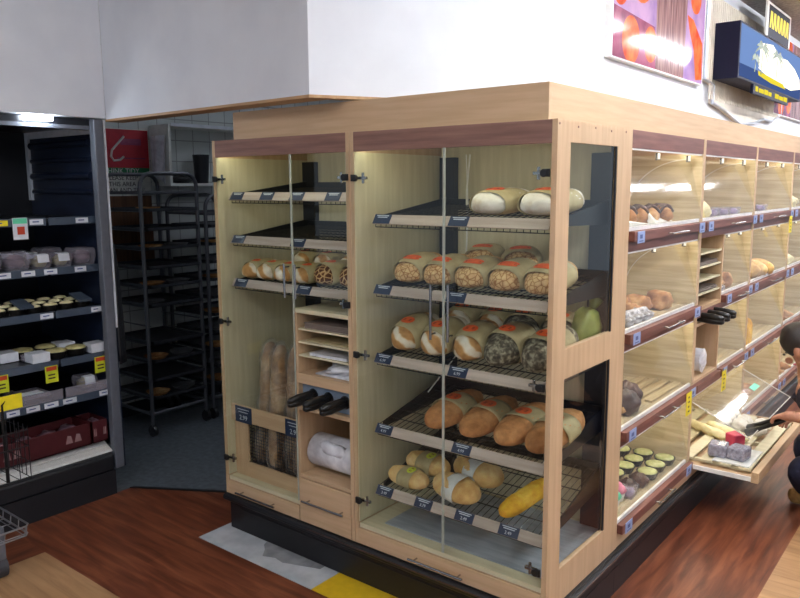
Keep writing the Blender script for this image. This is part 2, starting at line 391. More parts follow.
# ------------------------------------------------------------------ price cards etc.
def rail_cards(rail,xs,yf,zc,tilt,w=.085,h=.046,prices=None,dark=None):
    """navy cards on a tilted shelf rail; tilt = lean back angle"""
    for i,x in enumerate(xs):
        mat=Matrix.Translation((x,yf,zc))@Matrix.Rotation(PI/2-tilt,4,'X')
        m=MB(); m.box(-w/2,-h/2,.0005,w/2,h/2,.0025,0,mat)
        for k in range(2):
            l=w*(.36-.07*k); m.box(-l,h*(.30-.17*k),.0026,l,h*(.30-.17*k)+.0035,.003,1,mat)
        if prices: m.text(prices[i%len(prices)],h*.42,mat@Matrix.Translation((0,-h*.2,.003)),1)
        m.build('price_card',['card','cardtext'],rail)
def wire_shelf(root,x0,x1,yf,yb,zf,zb,cards,prices=None,nx=30):
    n=max(6,int((x1-x0)/.027)); s=(zb-zf)/(yb-yf); m=MB()
    Z=lambda y: zf+s*(y-yf)
    for i in range(n+1):
        x=x0+(x1-x0)*i/n
        m.bar((x,yf+.016,Z(yf)),(x,yb,Z(yb)),.0018)
        m.bar((x,yf+.016,Z(yf)),(x,yf+.012,Z(yf)-.042),.0018)
    for k in range(7):
        y=yf+(yb-yf)*(k+.2)/6.3; m.bar((x0,y,Z(y)-.003),(x1,y,Z(y)-.003),.0025)
    m.bar((x0,yf+.012,Z(yf)-.042),(x1,yf+.012,Z(yf)-.042),.002)
    # black side brackets, deeper at the back, and back lip
    for x in (x0,x1):
        m.hexa([(x-.004,yf+.05,Z(yf)-.02),(x+.004,yf+.05,Z(yf)-.02),(x+.004,yb,Z(yb)-.07),(x-.004,yb,Z(yb)-.07)],
               [(x-.004,yf+.05,Z(yf)+.004),(x+.004,yf+.05,Z(yf)+.004),(x+.004,yb,Z(yb)+.03),(x-.004,yb,Z(yb)+.03)])
    m.box(x0,yb-.004,Z(yb)-.02,x1,yb+.004,Z(yb)+.025)
    sh=m.build('wire_shelf','wire',root)
    tilt=math.radians(32); h=.043
    mat=Matrix.Translation(((x0+x1)/2,yf,zf-.009))@Matrix.Rotation(PI/2-tilt,4,'X')
    w=(x1-x0)/2
    r=MB(); r.box(-w,-h/2,-.006,w,h/2,0,0,mat); rail=r.build('shelf_rail','rail',root,bevel=.001)
    rail_cards(rail,cards,yf,zf-.009,tilt,h=.041,prices=prices)
    return Z
# ------------------------------------------------------------------ narrow (left) and wide (corner) cabinets
def hinge(root,x,z,dx):
    m=MB(); m.cyl((x,-.014,z),(x,-.001,z),.014,14,0); m.box(x-.016*(dx>0)-.004,-.011,z-.013,x+.016*(dx<0)+.004,-.001,z+.014,0)
    m.box(x,.004,z-.006,x+dx*.05,.016,z+.006,1); m.cyl((x+dx*.03,.01,z-.022),(x+dx*.03,.01,z+.022),.006,8,1)
    return m.build('hinge',['hinge','chrome'],root,smooth=False,bevel=.002)
def bar_handle(root,p,q,off,r=.005):
    p=Vector(p);q=Vector(q);off=Vector(off);d=(q-p)
    m=MB(); m.cyl(p+off,q+off,r,10); a=p+d*.1; b=q-d*.1
    m.cyl(a,a+off,r*.7,8); m.cyl(b,b+off,r*.7,8)
    return m.build('handle','chrome',root)
def glass_door(root,x0,x1,z0,z1,hinge_side,hz,handle=None):
    d=B(x0,-.007,z0,x1,-.001,z1).build('glass_door','glass',root)
    e=MB(); ex=x1 if hinge_side<0 else x0
    e.box(ex-.0016,-.0075,z0,ex+.0016,-.0005,z1); e.build('door_edge','edge',d)
    for z in hz:
        x=x0+.02 if hinge_side<0 else x1-.02
        hinge(d,x,z,1 if hinge_side<0 else -1)
    if handle: bar_handle(d,(handle[0],-.007,handle[1]),(handle[0],-.007,handle[2]),(0,-.03,0),.005)
    return d
def carcass(root,x0,x1,left_end,right=None):
    t=.02
    B(x0,0,H0,x0+t,.62,TOP).build('side_panel',['beech_z'],root,bevel=.001)
    B(x0+t,.004,H0+.1,x0+t+.004,.615,TOP-.08).build('side_lining',['pale_z'],root)
    B(x0+t+.004,.605,H0,x1-t,.62,TOP).build('back_panel','pale_z',root)
    B(x0+t,.02,TOP-.02,x1-t,.605,TOP).build('top_panel','pale_x',root)
    B(x0+t+.004,.005,H0+.075,x1-t,.605,H0+.095).build('bottom_panel','pale_x',root,bevel=.001)
    B(x0+t,.0,1.862,x1-t,.018,TOP-.001).build('header_panel','walnut_x',root,bevel=.0015)
LX0,LX1=-1.797,-.92
narrow=thing('bread_cabinet',(LX0,0,H0),'narrow beech bread cabinet with baguette bay, bag slots and tongs holder','cabinet')
carcass(narrow,LX0,LX1,True)
B(LX1-.02,0,H0,LX1,.62,TOP).build('side_panel','beech_z',narrow,bevel=.001)
B(LX1-.024,.004,H0+.1,LX1-.02,.605,TOP-.08).build('side_lining','pale_z',narrow)
for x in (-1.735,):
    B(x-.045,.565,H0+.1,x+.045,.6,1.85).build('upright','dark',narrow)
MB().box(LX0+.03,.022,1.885,LX1-.03,.06,1.90).build('light_strip','led',narrow)  # added glow hidden behind the header; the cabinet has no lamp there
# shelves
L_SH=[(1.69,1.72),(1.485,1.52),(1.275,1.31)]
ZL=[wire_shelf(narrow,LX0+.056,LX1-.03,.05,.56,a,b,c) for (a,b),c in zip(L_SH,[[-1.685,-1.475,-1.28,-1.06],[-1.685,-1.28],[-1.68,-1.25]])]
glass_door(narrow,LX0+.004,-1.263,.29,1.862,-1,(1.76,1.075,.38),(-1.283,1.24,1.39))
glass_door(narrow,-1.259,LX1-.004,1.19,1.862,1,(1.76,1.235),(-1.215,1.24,1.39))
# narrow column: divider, slots, tongs tray, roll bay
DX=-1.262
B(DX-.009,.003,H0+.095,DX+.009,.58,1.17).build('divider','beech_z',narrow,bevel=.001)
B(DX-.009,.003,1.17,LX1-.024,.58,1.188).build('column_top','pale_x',narrow,bevel=.001)
for z in (1.10,1.04,.98):
    B(DX+.009,.01,z-.008,LX1-.024,.5,z).build('slot_shelf','pale_x',narrow,bevel=.001)
B(DX+.009,.003,.85,LX1-.024,.5,.895).build('slot_base','beech_x',narrow,bevel=.001)
B(DX+.009,.003,.725,LX1-.024,.5,.745).build('tongs_shelf','beech_x',narrow,bevel=.001)
B(DX+.009,.003,.405,LX1-.024,.5,.42).build('roll_shelf','beech_x',narrow,bevel=.001)
B(DX+.009,.03,.746,LX1-.024,.036,.849).build('tongs_holder','tray',narrow)
B(DX+.009,.36,.421,LX1-.024,.37,.724).build('bay_back','beech_z',narrow)
# baguette bay front
bar=B(LX0+.026,.03,.575,DX-.01,.042,.655).build('bay_rail','beech_x',narrow,bevel=.001)
rail_cards(bar,[-1.675,-1.315],.029,.612,0,w=.12,h=.082,prices=['2.99'])
B(LX0+.026,.05,.285,-1.675,.062,.574).build('bay_side','beech_z',narrow)
B(-1.675,.05,.285,DX-.01,.062,.36).build('bay_kick','beech_x',narrow)
m=MB()
for i in range(26):
    x=-1.70+.42*i/25; m.bar((x,.07,.345),(x,.07,.60),.0022)
for i in range(16):
    z=.35+.25*i/15; m.bar((-1.70,.072,z),(DX-.015,.072,z),.0022)
m.box(-1.70,.07,.335,DX-.012,.30,.345)
m.build('baguette_basket','dark',narrow)
# drawers
def drawer(root,x0,x1,z0,z1,h0,h1,hz):
    d=B(x0,-.002,z0,x1,.018,z1).build('drawer','beech_x',root,bevel=.0015)
    bar_handle(d,(h0,-.002,hz),(h1,-.002,hz),(0,-.028,0))
drawer(narrow,LX0+.022,DX-.003,H0+.002,.262,-1.69,-1.41,.222)
drawer(narrow,DX+.003,LX1-.022,H0+.002,.40,-1.22,-.965,.305)
# corner cabinet
RX0,RX1=-.918,0
corner=thing('bread_cabinet',(RX0,0,H0),'wide beech corner bread cabinet with five tilted wire shelves and side windows','cabinet')
carcass(corner,RX0,RX1-.0,False)
for x in (-.835,-.095):
    B(x-.04,.565,H0+.1,x+.04,.6,1.85).build('upright','dark',corner)
# windowed right end panel
m=MB(); Y=[0,.098,.5,.64]; Zs=[H0,.325,1.045,1.155,1.868,TOP]
for i in range(3):
    for j in range(5):
        if i==1 and j in (1,3): continue
        m.box(-.02,Y[i],Zs[j],0,Y[i+1],Zs[j+1])
bm=bmesh.new(); me=D.meshes.new('x')
end=m.build('window_panel','beech_z',corner)
bm.from_mesh(end.data); bmesh.ops.remove_doubles(bm,verts=bm.verts[:],dist=1e-5)
seen={}
for f in bm.faces:
    k=tuple(round(c,4) for c in f.calc_center_median()); seen.setdefault(k,[]).append(f)
bmesh.ops.delete(bm,geom=[f for l in seen.values() if len(l)>1 for f in l],context='FACES'); bm.to_mesh(end.data); bm.free()
for z0,z1 in ((.325,1.045),(1.155,1.868)):
    B(-.014,.098,z0,-.008,.5,z1).build('window_pane','glass',end)
    g=MB(); g.box(-.02,.484,z0,-.015,.5,z1); g.box(-.008,.492,z0,-.002,.5,z1); g.build('window_bead','dark',end)
m=MB()
for k in range(5): m.cyl((.0,.012+.14*k,1.925-.004*(k%2)),(.0015,.012+.14*k,1.925-.004*(k%2)),.004,8)
m.build('screw','walnut_x',end)
MB().box(RX0+.03,.022,1.885,RX1-.03,.06,1.90).build('light_strip','led',corner)  # same added fill glow, out of sight above the corner cabinet shelves
R_SH=[(1.602,1.64),(1.315,1.36),(1.026,1.085),(.722,.80),(.448,.555)]
R_C=[[-.79,-.42],[-.79,-.43],[-.79,-.42],[-.79,-.40],[-.79,-.585,-.385,-.185]]
R_P=[None,None,['6.99'],['4.99'],['3.49','3.79','2.49','2.49']]
ZR=[wire_shelf(corner,RX0+.082,-.045,.05,.56,a,b,c,p) for (a,b),c,p in zip(R_SH,R_C,R_P)]
glass_door(corner,RX0+.012,-.452,.292,1.862,-1,(1.757,1.03,.39),(-.487,1.15,1.36))
glass_door(corner,-.447,-.022,.292,1.862,1,(1.765,1.03,.345),(-.408,1.15,1.365))
B(-.80,.06,.287,-.03,.58,.291).build('deck_sheet','steel',corner)
drawer(corner,RX0+.022,-.022,H0+.002,.262,-.607,-.342,.223)
# cables hanging at the back corner
m=MB(); m.tube([(-.70,.55,1.86),(-.71,.54,1.70),(-.70,.53,1.5),(-.71,.54,1.40)],.004,6); m.tube([(-.72,.55,1.86),(-.70,.54,1.6),(-.72,.55,1.38)],.003,6)
m.tube([(-.70,.5,1.0),(-.77,.45,.88),(-.82,.4,.79)],.003,6)
m.build('cable','acry_edge',corner)
# plinth (one long L-shaped kick board with nosing)
m=MB(); m.box(-1.785,.012,0,-.015,.6,H0-.001); m.box(-.6,.6,0,.012,4.65,H0-.001); m.box(-.015,.012,0,.012,.6,H0-.001)
m.cyl((-1.80,-.004,H0-.02),(.02,-.004,H0-.02),.018,10); m.cyl((.014,-.004,H0-.02),(.014,4.65,H0-.02),.014,10)
m.box(-1.70,.008,.115,-.03,.013,.121); m.box(.011,.05,.115,.015,4.6,.121)
o=m.build('plinth',['black'],bevel=.001); tag(o,'long black plinth under the bread cabinets and pastry drawers','plinth')
ot=MB(); ot.box(-1.2,-.0225,H0-.0165,.02,-.0205,H0-.0125); ot.box(.0275,0,H0-.0165,.0295,4.6,H0-.0125); ot.build('metal_edge','chrome',o)
# fascia board above
m=MB(); m.box(-1.69,.045,TOP+.001,-.058,.063,2.066,0); m.box(-.076,.063,TOP+.001,-.058,4.65,2.066,1)
o=m.build('fascia_board',['beech_x','beech_y']); tag(o,'plain beech fascia board running along the cabinet tops','fascia board')
# ------------------------------------------------------------------ pastry drawer modules along the right
ZB=[1.55,1.13,.715,.305]      # white rail heights
ZH=[1.868,1.455,1.045,.635]   # compartment tops
def lid(root,y0,y1,z0,z1):
    p=.022; xb=.012
    m=MB(); m.hexa([(xb-.004,y0,z0),(xb,y0,z0),(xb,y1,z0),(xb-.004,y1,z0)],[(xb-.08,y0,z1),(xb-.076,y0,z1),(xb-.076,y1,z1),(xb-.08,y1,z1)])
    L=m.build('lid','acrylic',root)
    for y in (y0+.006,y1-.006):
        e=MB(); pts=[(xb-.006,y,z0+.004)]
        R=min(.26,z1-z0-.03)
        for k in range(13):
            t=PI/2*k/12; pts.append((xb-.03-.36*(1-math.cos(t)) if False else xb-.08-.30*math.sin(t), y, z1-.02-R*(1-math.cos(t))))
        e.tube([pts[1+i] for i in range(13)],.0018,5); e.build('lid_cheek_edge','acry_edge',L)
    for k in (.03,.5,.97):
        y=y0+(y1-y0)*k; c=MB(); c.box(xb-.082,y-.004,z1-.034,xb-.064,y+.006,z1-.002,0); c.box(xb-.07,y-.011,z1-.030,xb-.060,y-.004,z1-.004,1)
        c.build('lid_clip',['hinge','whiterail'],L)
    return L
def module(y0,y1,label,narrow_bay=False,open_last=False):
    root=thing('pastry_display',(0,y0,H0),label,'display cabinet','pastry display modules')
    B(-.58,y0,H0,-.57,y1,TOP).build('back_panel','lining_y',root)
    B(-.57,y1-.034,H0,.0,y1,TOP).build('divider','beech_z',root,bevel=.001)
    B(-.57,y1-.046,.247,-.001,y1-.034,1.868).build('divider_lining','lining_x',root)
    B(-.57,y0,.27,-.55+.005,y0+.002,1.9).build('back_strip','pale_z',root)
    B(-.57,y0+.001,TOP-.02,-.02,y1-.04,TOP).build('top_panel','beech_y',root)
    B(-.018,y0,ZH[0],-.002,y1-.034,TOP-.001).build('header_panel','walnut_y',root,bevel=.001)
    B(-.018,y0,H0,-.002,y1-.034,.246).build('base_panel','beech_y',root)
    for t in range(4):
        ya=y0+(.42 if narrow_bay and t in (1,2) else 0); yb=y1-.047
        z=ZB[t]; zt=ZH[t]
        if not (open_last and t==3):
            B(-.56,ya+.002,z-.02,-.02,yb,z-.008).build('display_shelf','lining_y',root)
            dr=B(-.015,ya+.002,z-.052,.022,y1-.006,z-.012).build('drawer','walnut_y',root,bevel=.0015)
            w=MB(); w.box(-.014,ya+.002,z-.011,-.003,y1-.006,z+.006); w.build('white_rail','whiterail',dr,bevel=.001)
            m=MB(); m.box(-.05,ya+.005,z-.0075,-.016,yb,z+.004); m.build('glass_ledge','acrylic',dr)
            c=(ya+y1)/2; bar_handle(dr,(.022,c-.10,z-.037),(.022,c+.12,z-.037),(.026,0,0),.0045)
            for yy in (ya+.07,y1-.075):
                k=MB(); k.box(.0222,yy-.038,z-.060,.0242,yy+.038,z-.012,0); k.box(.0243,yy-.015,z-.042,.0246,yy+.012,z-.026,1); k.box(.0243,yy-.022,z-.054,.0246,yy+.022,z-.050,1); k.build('price_card',['cardlight','cardblue'],dr)
            lid(root,ya+.006,yb-.002,z+.005,zt-.003)
        if t<3:
            za=ZH[t+1]
            B(-.018,y0,za,-.003,y1-.034,z-.054).build('header_panel','walnut_y',root,bevel=.001)
        B(-.10,ya+.01,zt+.012,-.05,yb-.01,zt+.02).build('light_strip','led2',root)
        B(-.017,ya+.004,zt-.007,-.004,yb,zt-.001).build('white_edge','whiterail',root)
    return root
M1=module(.645,1.592,'first pastry display beside the corner cabinet, four lidded drawers')
B(-.57,.622,H0,-.022,.640,TOP).build('end_panel','pale_z',M1)
M2=module(1.596,2.612,'second pastry display with bag slots and one drawer pulled open',True,True)
M3=module(2.616,3.632,'third pastry display with bread in its upper drawers')
M4=module(3.636,4.65,'fourth pastry display at the right edge of the photo')
# narrow bay inside module two
ya,yb=1.598,2.012
B(-.5,yb-.012,.66,-.004,yb+.004,1.454).build('bay_divider','beech_z',M2,bevel=.001)
for z in (1.375,1.305,1.235,1.165):
    B(-.5,ya,z-.008,-.01,yb-.013,z).build('slot_shelf','pale_x',M2)
B(-.5,ya,1.08,-.004,yb-.013,1.098).build('tongs_shelf','beech_y',M2)
B(-.2,ya,1.0,-.004,yb-.013,1.014).build('tongs_shelf','beech_y',M2)
B(-.05,ya+.01,1.016,-.04,yb-.02,1.078).build('tongs_holder','tray',M2)
B(-.35,ya,.661,-.34,yb-.013,.999).build('bay_back','beech_z',M2)
B(-.34,ya,.70,-.004,yb-.013,.715).build('roll_shelf','beech_y',M2)
B(-.015,ya,.655,.02,yb-.004,.699).build('bay_front','walnut_y',M2)
# the open drawer
od=B(.30,1.60,.245,.335,2.605,.30).build('open_drawer','beech_y',M2,bevel=.002)
m=MB(); m.box(-.5,1.61,.262,.30,2.60,.274);  m.box(-.5,2.593,.25,.30,2.605,.30); m.build('drawer_body','beech_x',od); B(-.02,1.60,.25,.30,1.612,.272).build('side_rail','whiterail',od)
m=MB()
for k in range(7):
    x=-.34+.095*k; m.box(x,1.63,.292,x+.06,2.58,.302)
for y in (1.66,2.1,2.54): m.box(-.36,y,.275,.29,y+.02,.292)
m.build('slatted_tray','pale_x',od)
m=B(.10,1.64,.303,.28,1.92,.309); m.build('paper_liner','whitepaper',od)
ll=MB(); ll.hexa([(-.06,1.64,.615),(-.054,1.64,.619),(-.054,2.58,.619),(-.06,2.58,.615)],[(.27,1.64,.455),(.276,1.64,.459),(.276,2.58,.459),(.27,2.58,.455)])
L2=ll.build('lid','acrylic',od)
e=MB(); e.tube([(-.057,1.64,.617),(.273,1.64,.457),(.273,2.58,.457),(-.057,2.58,.617)],.0028,6); e.build('lid_edge','acry_edge',L2)
e=MB(); e.box(.02,2.3,.5745,.06,2.42,.5765,0) if False else None
e=MB(); e.hexa([(.10,2.32,.5425),(.13,2.32,.5280),(.13,2.45,.5280),(.10,2.45,.5425)],[(.10,2.32,.5445),(.13,2.32,.5300),(.13,2.45,.5300),(.10,2.45,.5445)]); e.build('lid_sticker','mint',L2)  # teal patch stands in for a reflection on the open lid
# yellow shelf tickets
for i,(y,z,l) in enumerate([(1.44,.70,'yellow hanging ticket below the second display drawer beside the open drawer'),(2.05,.69,'yellow hanging ticket above the open drawer lid'),(3.50,1.50,'yellow hanging ticket at the top drawer of the third display')]):
    m=MB(); m.box(.027,y-.04,z-.115,.029,y+.04,z,0)
    for k in range(4): m.box(.0291,y-.014,z-.100+.024*k,.0295,y+.012-.006*(k%2),z-.092+.024*k,1)
    o=m.build('hanging_ticket',['yellow','ticketink'],org=(.028,y,z)); tag(o,l,'ticket','yellow hanging tickets')
# ------------------------------------------------------------------ loaves
def loaf_P(L,Wd,H,n,mexp,t,phi,k=1.0,bend=0):
    rho=max(0,(1-abs(t)**n))**(1/mexp); zc=.40*H
    z=zc+((H-zc) if math.sin(phi)>0 else zc*.98)*rho**(.8)*math.copysign(abs(math.sin(phi))**.85,math.sin(phi))*k
    c=math.copysign(abs(math.cos(phi))**.85,math.cos(phi))
    return Vector((Wd/2*rho*c*k, L/2*t, max(z,.0) if k==1 else z))
def loaf_mesh(L,Wd,H,n=2.6,mexp=2.2,slash=0,seed=0,wob=.05,nu=28,nt=26):
    m=MB(); vs=[];fs=[]
    for a in range(nt+1):
        t=-math.cos(PI*a/nt)*.9995
        for b in range(nu):
            phi=2*PI*b/nu; p=loaf_P(L,Wd,H,n,mexp,t,phi)
            q=1+wob*mnoise.noise(Vector((p.x*14+seed,p.y*9,p.z*14)))
            if slash and math.sin(phi)>.2:
                u=(t*slash+ (phi-PI/2)*.55); s=u-math.floor(u)
                q*=1+.06*math.exp(-((s-.5)/.16)**2)-.05*math.exp(-((s-.72)/.08)**2)
            vs.append(Vector((p.x*q,p.y,p.z*q)))
    for a in range(nt):
        for b in range(nu):
            b2=(b+1)%nu; fs.append((a*nu+b,a*nu+b2,(a+1)*nu+b2,(a+1)*nu+b))
    fs.append(tuple(range(nu-1,-1,-1))); fs.append(tuple(nt*nu+b for b in range(nu)))
    return m.add(vs,fs)
def band_mesh(L,Wd,H,n,mexp,t0,t1,k=1.06,nu=32):
    m=MB(); vs=[];fs=[]; seg=6; rows=[]
    for kk in (k,k-.025):
        for a in range(seg+1):
            t=t0+(t1-t0)*a/seg
            kq=kk+.09*(1-a/seg)**2
            for b in range(nu): 
                p=loaf_P(L,Wd,H,n,mexp,t,2*PI*b/nu,kq); p.z=max(p.z,.001); vs.append(p)
    N=(seg+1)*nu
    for a in range(seg):
        for b in range(nu):
            b2=(b+1)%nu
            fs.append((a*nu+b,a*nu+b2,(a+1)*nu+b2,(a+1)*nu+b)); fs.append((N+(a+1)*nu+b,N+(a+1)*nu+b2,N+a*nu+b2,N+a*nu+b))
    for b in range(nu):
        b2=(b+1)%nu; fs.append((b,N+b,N+b2,b2)); o=seg*nu; fs.append((o+b2,N+o+b2,N+o+b,o+b))
    return m.add(vs,fs)
def sticker_mesh(L,Wd,H,n,mexp,tc,pc,a,b,k=1.145,shape='oval'):
    m=MB(); nr=4; na=20; pts=[(0,0)]
    for r in range(1,nr+1):
        for j in range(na):
            w=2*PI*j/na; q=r/nr
            if shape=='bone': q*=.55+.45*abs(math.cos(w))**.6
            pts.append((q*math.cos(w),q*math.sin(w)))
    for kk in (k,k-.012):
        vs=[loaf_P(L,Wd,H,n,mexp,tc+a*u,pc+b*v,kk) for u,v in pts]
        fs=[(0,1+j,1+(j+1)%na) for j in range(na)]
        for r in range(1,nr):
            o=1+(r-1)*na; fs+=[(o+j,o+na+j,o+na+(j+1)%na,o+(j+1)%na) for j in range(na)]
        m.add(vs,fs,0)
    o1=1+(nr-1)*na; N=len(pts)
    m.f+= [[o1+j,o1+(j+1)%na,N+o1+(j+1)%na,N+o1+j] for j in range(na)]; m.mi+=[0]*na
    ink=[loaf_P(L,Wd,H,n,mexp,tc+a*u,pc+b*v,k+.01) for u,v in ((-.45,-.3),(.45,-.3),(.45,.3),(-.45,.3))]
    if shape!='bone': m.add(ink,[(0,1,2,3)],1) if False else None
    # two print strokes
    for s in (-.32,.05):
        q=[loaf_P(L,Wd,H,n,mexp,tc+a*u,pc+b*v,k+.012) for u,v in ((s,-.5),(s+.2,-.5),(s+.2,.5),(s,.5))]
        q2=[loaf_P(L,Wd,H,n,mexp,tc+a*u,pc+b*v,k+.004) for u,v in ((s,-.5),(s+.2,-.5),(s+.2,.5),(s,.5))]
        m.hexa(q2,q,1)
    return m
def loaf_proto(name,L,Wd,H,mat,band='paper',sticker='orange',t=(-.66,.42),n=2.6,mexp=2.2,slash=0,seed=0,shape='oval',spc=PI/2,st=None,cat='bread'):
    r=thing(name,(0,0,0),'x',cat)
    loaf_mesh(L,Wd,H,n,mexp,slash,seed).build('crust',mat,r,smooth=True)
    if band:
        bo=band_mesh(L,Wd,H,n,mexp,t[0],t[1]).build('paper_band',band,r,smooth=True)
        if sticker:
            a,b=(.17,.34) if shape=='oval' else (.16,.62)
            sticker_mesh(L,Wd,H,n,mexp,(t[0]*.68+t[1]*.32) if st is None else st,spc,a,b,shape=shape).build('sticker',[sticker,'stickink'],bo,smooth=False)
    return Proto(r)
def on(Zf,y): return Zf(y)+.004
def tiltof(sh): return math.atan2(sh[1]-sh[0],.51)
P_fl=loaf_proto('bread_loaf',.30,.19,.092,'floury',seed=1,slash=1.2,n=2.1)
P_ti=loaf_proto('bread_loaf',.26,.162,.095,'tiger',seed=2,shape='bone',n=2.1)
P_st=loaf_proto('bread_loaf',.27,.152,.118,'stripe',seed=3,n=2.0)
P_gr=loaf_proto('bread_loaf',.30,.158,.125,'grain',seed=4,n=2.0,t=(-.45,.45))
P_br=loaf_proto('bread_loaf',.34,.15,.10,'brown',seed=5,slash=1.0,t=(-.28,.36),st=.0)
P_vn=loaf_proto('bread_roll_pack',.235,.125,.088,'golden',band='whitepaper',sticker=None,seed=6,slash=.7,t=(-.32,.22))
P_vs=loaf_proto('bread_roll_pack',.21,.10,.07,'golden',band='paper',sticker='limesticker',seed=7,slash=.7,t=(-.45,.25))
P_yb=loaf_proto('bread_stick',.29,.085,.062,'yellowcrust',band=None,seed=8,slash=2.4,n=4)
P_sm=loaf_proto('bread_loaf',.22,.122,.082,'stripe',seed=9,t=(-.66,.5))
P_td=loaf_proto('bread_loaf',.23,.142,.10,'tigerdark',seed=10,t=(-.66,.5))
def place(P,Zf,sh,x,y,rz,label,group,dz=0,sc=None,pit=0):
    e=(Matrix.Rotation(tiltof(sh)+pit,4,'X')@Matrix.Rotation(rz,4,'Z')).to_euler()
    return P.put((x,y,on(Zf,y)+dz),tuple(e),label,group,sc)
cc='of the corner cabinet'
for i,x in enumerate((-.345,-.135)): place(P_fl,ZR[0],R_SH[0],x,.24,-.08,f'white floured loaf, {["left","right"][i]} of two on the top shelf {cc}','floured loaves on the top shelf')
for i,x in enumerate((-.72,-.57,-.42,-.265,-.115)):
    place(P_ti,ZR[1],R_SH[1],x,.215,-.05,f'{ORD[i]} tiger loaf from left, front row, second shelf {cc}','tiger loaves on the second shelf',.014,None,.12)
for i,x in enumerate((-.56,-.385)): place(P_ti,ZR[1],R_SH[1],x,.47,.25+.2*i,f'{["left","right"][i]} tiger loaf in the back row of the second shelf {cc}','tiger loaves on the second shelf',.012,(1,1,1.1))
for i,x in enumerate((-.735,-.585,-.43)):
    place(P_st,ZR[2],R_SH[2],x,.215,-.05+.06*i,f'{ORD[i]} flour striped loaf from left, front of the third shelf {cc}','flour striped loaves on the third shelf',.014,None,.12)
for i,x in enumerate((-.275,-.115)):
    place(P_gr,ZR[2],R_SH[2],x,.225,-.1,f'{["left","right"][i]} dark grain loaf at the front of the third shelf {cc}','dark grain loaves on the third shelf',.014,None,.12)
for i,x in enumerate((-.66,-.49)): place(P_st,ZR[2],R_SH[2],x,.48,.1,f'{["left","right"][i]} flour striped loaf in the back row of the third shelf {cc}','flour striped loaves on the third shelf',.01)
for i,x in enumerate((-.345,-.18)): place(P_gr,ZR[2],R_SH[2],x,.45,.2,f'{["left","right"][i]} dark grain loaf in the back row of the third shelf {cc}','dark grain loaves on the third shelf',.01)
for i,x in enumerate((-.565,-.395,-.235,-.10)):
    place(P_br,ZR[3],R_SH[3],x,.25,-.06,f'{ORD[i]} long brown loaf from left on the fourth shelf {cc}','long brown loaves on the fourth shelf',0,(1,1,.92))
place(P_vs,ZR[4],R_SH[4],-.715,.125,1.5,f'small golden roll pack at the front left of the lowest shelf {cc}','golden roll packs on the lowest shelf')
place(P_vs,ZR[4],R_SH[4],-.70,.245,1.5,f'small golden roll pack behind the front left one, lowest shelf {cc}','golden roll packs on the lowest shelf',0,(1.1,1.1,1.1))
place(P_vn,ZR[4],R_SH[4],-.475,.135,1.4,f'white banded roll pack at the front of the lowest shelf {cc}','white banded roll packs on the lowest shelf')
place(P_vn,ZR[4],R_SH[4],-.46,.275,1.35,f'white banded roll pack further back on the lowest shelf {cc}','white banded roll packs on the lowest shelf',0,(1.08,1.08,1.08))
place(P_yb,ZR[4],R_SH[4],-.20,.215,-.22,f'yellow crusted bread stick on the lowest shelf {cc}',None)
# green bread bag beside grain loaves
m=MB(); m.blob((0,0,.085),(.05,.09,.085),3,.1,18,12,0,.95); m.cyl((0,.04,.155),(.01,.06,.20),.012,8,0,.03)
r=thing('bread_bag',(-.085,.46,on(ZR[2],.46)),'green bread bag seen through the upper side window','bread'); r2=m
for v in r2.v: v+=Vector((-.085,.46,on(ZR[2],.46)))
r2.build('bag','greenbag',r,smooth=True)
# left cabinet loaves
nc='of the narrow cabinet'
for i,x in enumerate((-1.66,-1.55,-1.43,-1.31)):
    place(P_sm,ZL[2],L_SH[2],x,.17,-.1,f'{ORD[i]} pale small loaf from left on the third shelf {nc}','small loaves in the narrow cabinet')
for i,x in enumerate((-1.175,-1.02)):
    place(P_td,ZL[2],L_SH[2],x,.19,-.15,f'{["left","right"][i]} dark tiger loaf on the third shelf {nc}','dark tiger loaves in the narrow cabinet')
for i,x in enumerate((-1.58,-1.43,-1.26)):
    place(P_sm,ZL[2],L_SH[2],x,.42,.1,f'{ORD[i]} pale small loaf from left in the back row, third shelf {nc}','small loaves in the narrow cabinet',.015)
# baguettes
bp=thing('baguette',(0,0,0),'x','bread','baguettes in the narrow cabinet')
lm=loaf_mesh(.62,.085,.075,6,2.2,3,11); lm.build('crust','bagbrown',bp,smooth=True)
bo=loaf_mesh(.66,.094,.084,6,2.2,0,12,.25); bo.build('film_sleeve','film',bp,smooth=True)
PB=Proto(bp)
for i,(x,y,a,tw) in enumerate([(-1.61,.165,.10,.03),(-1.51,.145,.06,.02),(-1.41,.165,.08,.0),(-1.325,.145,.05,.0),(-1.37,.25,.06,.0)]):
    PB.put((x,y,.66),(PI/2-a*0-.05,tw*2,tw),f'{ORD[i]} wrapped baguette from left standing in the baguette bay' if i<4 else 'wrapped baguette standing behind the others in the baguette bay')
# paper bags in slots, tongs, plastic roll
def flat_stack(loc,w,d,h,mat,label,cat,n=3,group=None,name='paper_bag_stack'):
    m=MB()
    for k in range(n):
        j=random.uniform(-.006,.006); z=h*k/n
        m.hexa([(-w/2+j,0,z),(w/2+j,.004,z),(w/2+j,d,z),(-w/2+j,d,z)],[(-w/2+j,0,z+h/n*.8),(w/2+j,.004,z+h/n*.8),(w/2+j,d,z+h/n*.8),(-w/2+j,d,z+h/n*.8)])
    for v in m.v: v+=Vector(loc)
    o=m.build(name,mat,org=loc); tag(o,label,cat,group); return o
flat_stack((-1.09,.02,1.101),.26,.3,.028,'bagpaper','grey paper bags in the top slot of the narrow cabinet','paper bags',4)
flat_stack((-1.10,.03,1.041),.24,.3,.006,'paper','thin kraft bags in the second slot of the narrow cabinet','paper bags',2)
flat_stack((-1.08,.02,.981),.22,.3,.012,'plastic','crumpled white plastic bags in the third slot of the narrow cabinet','plastic bags',3)
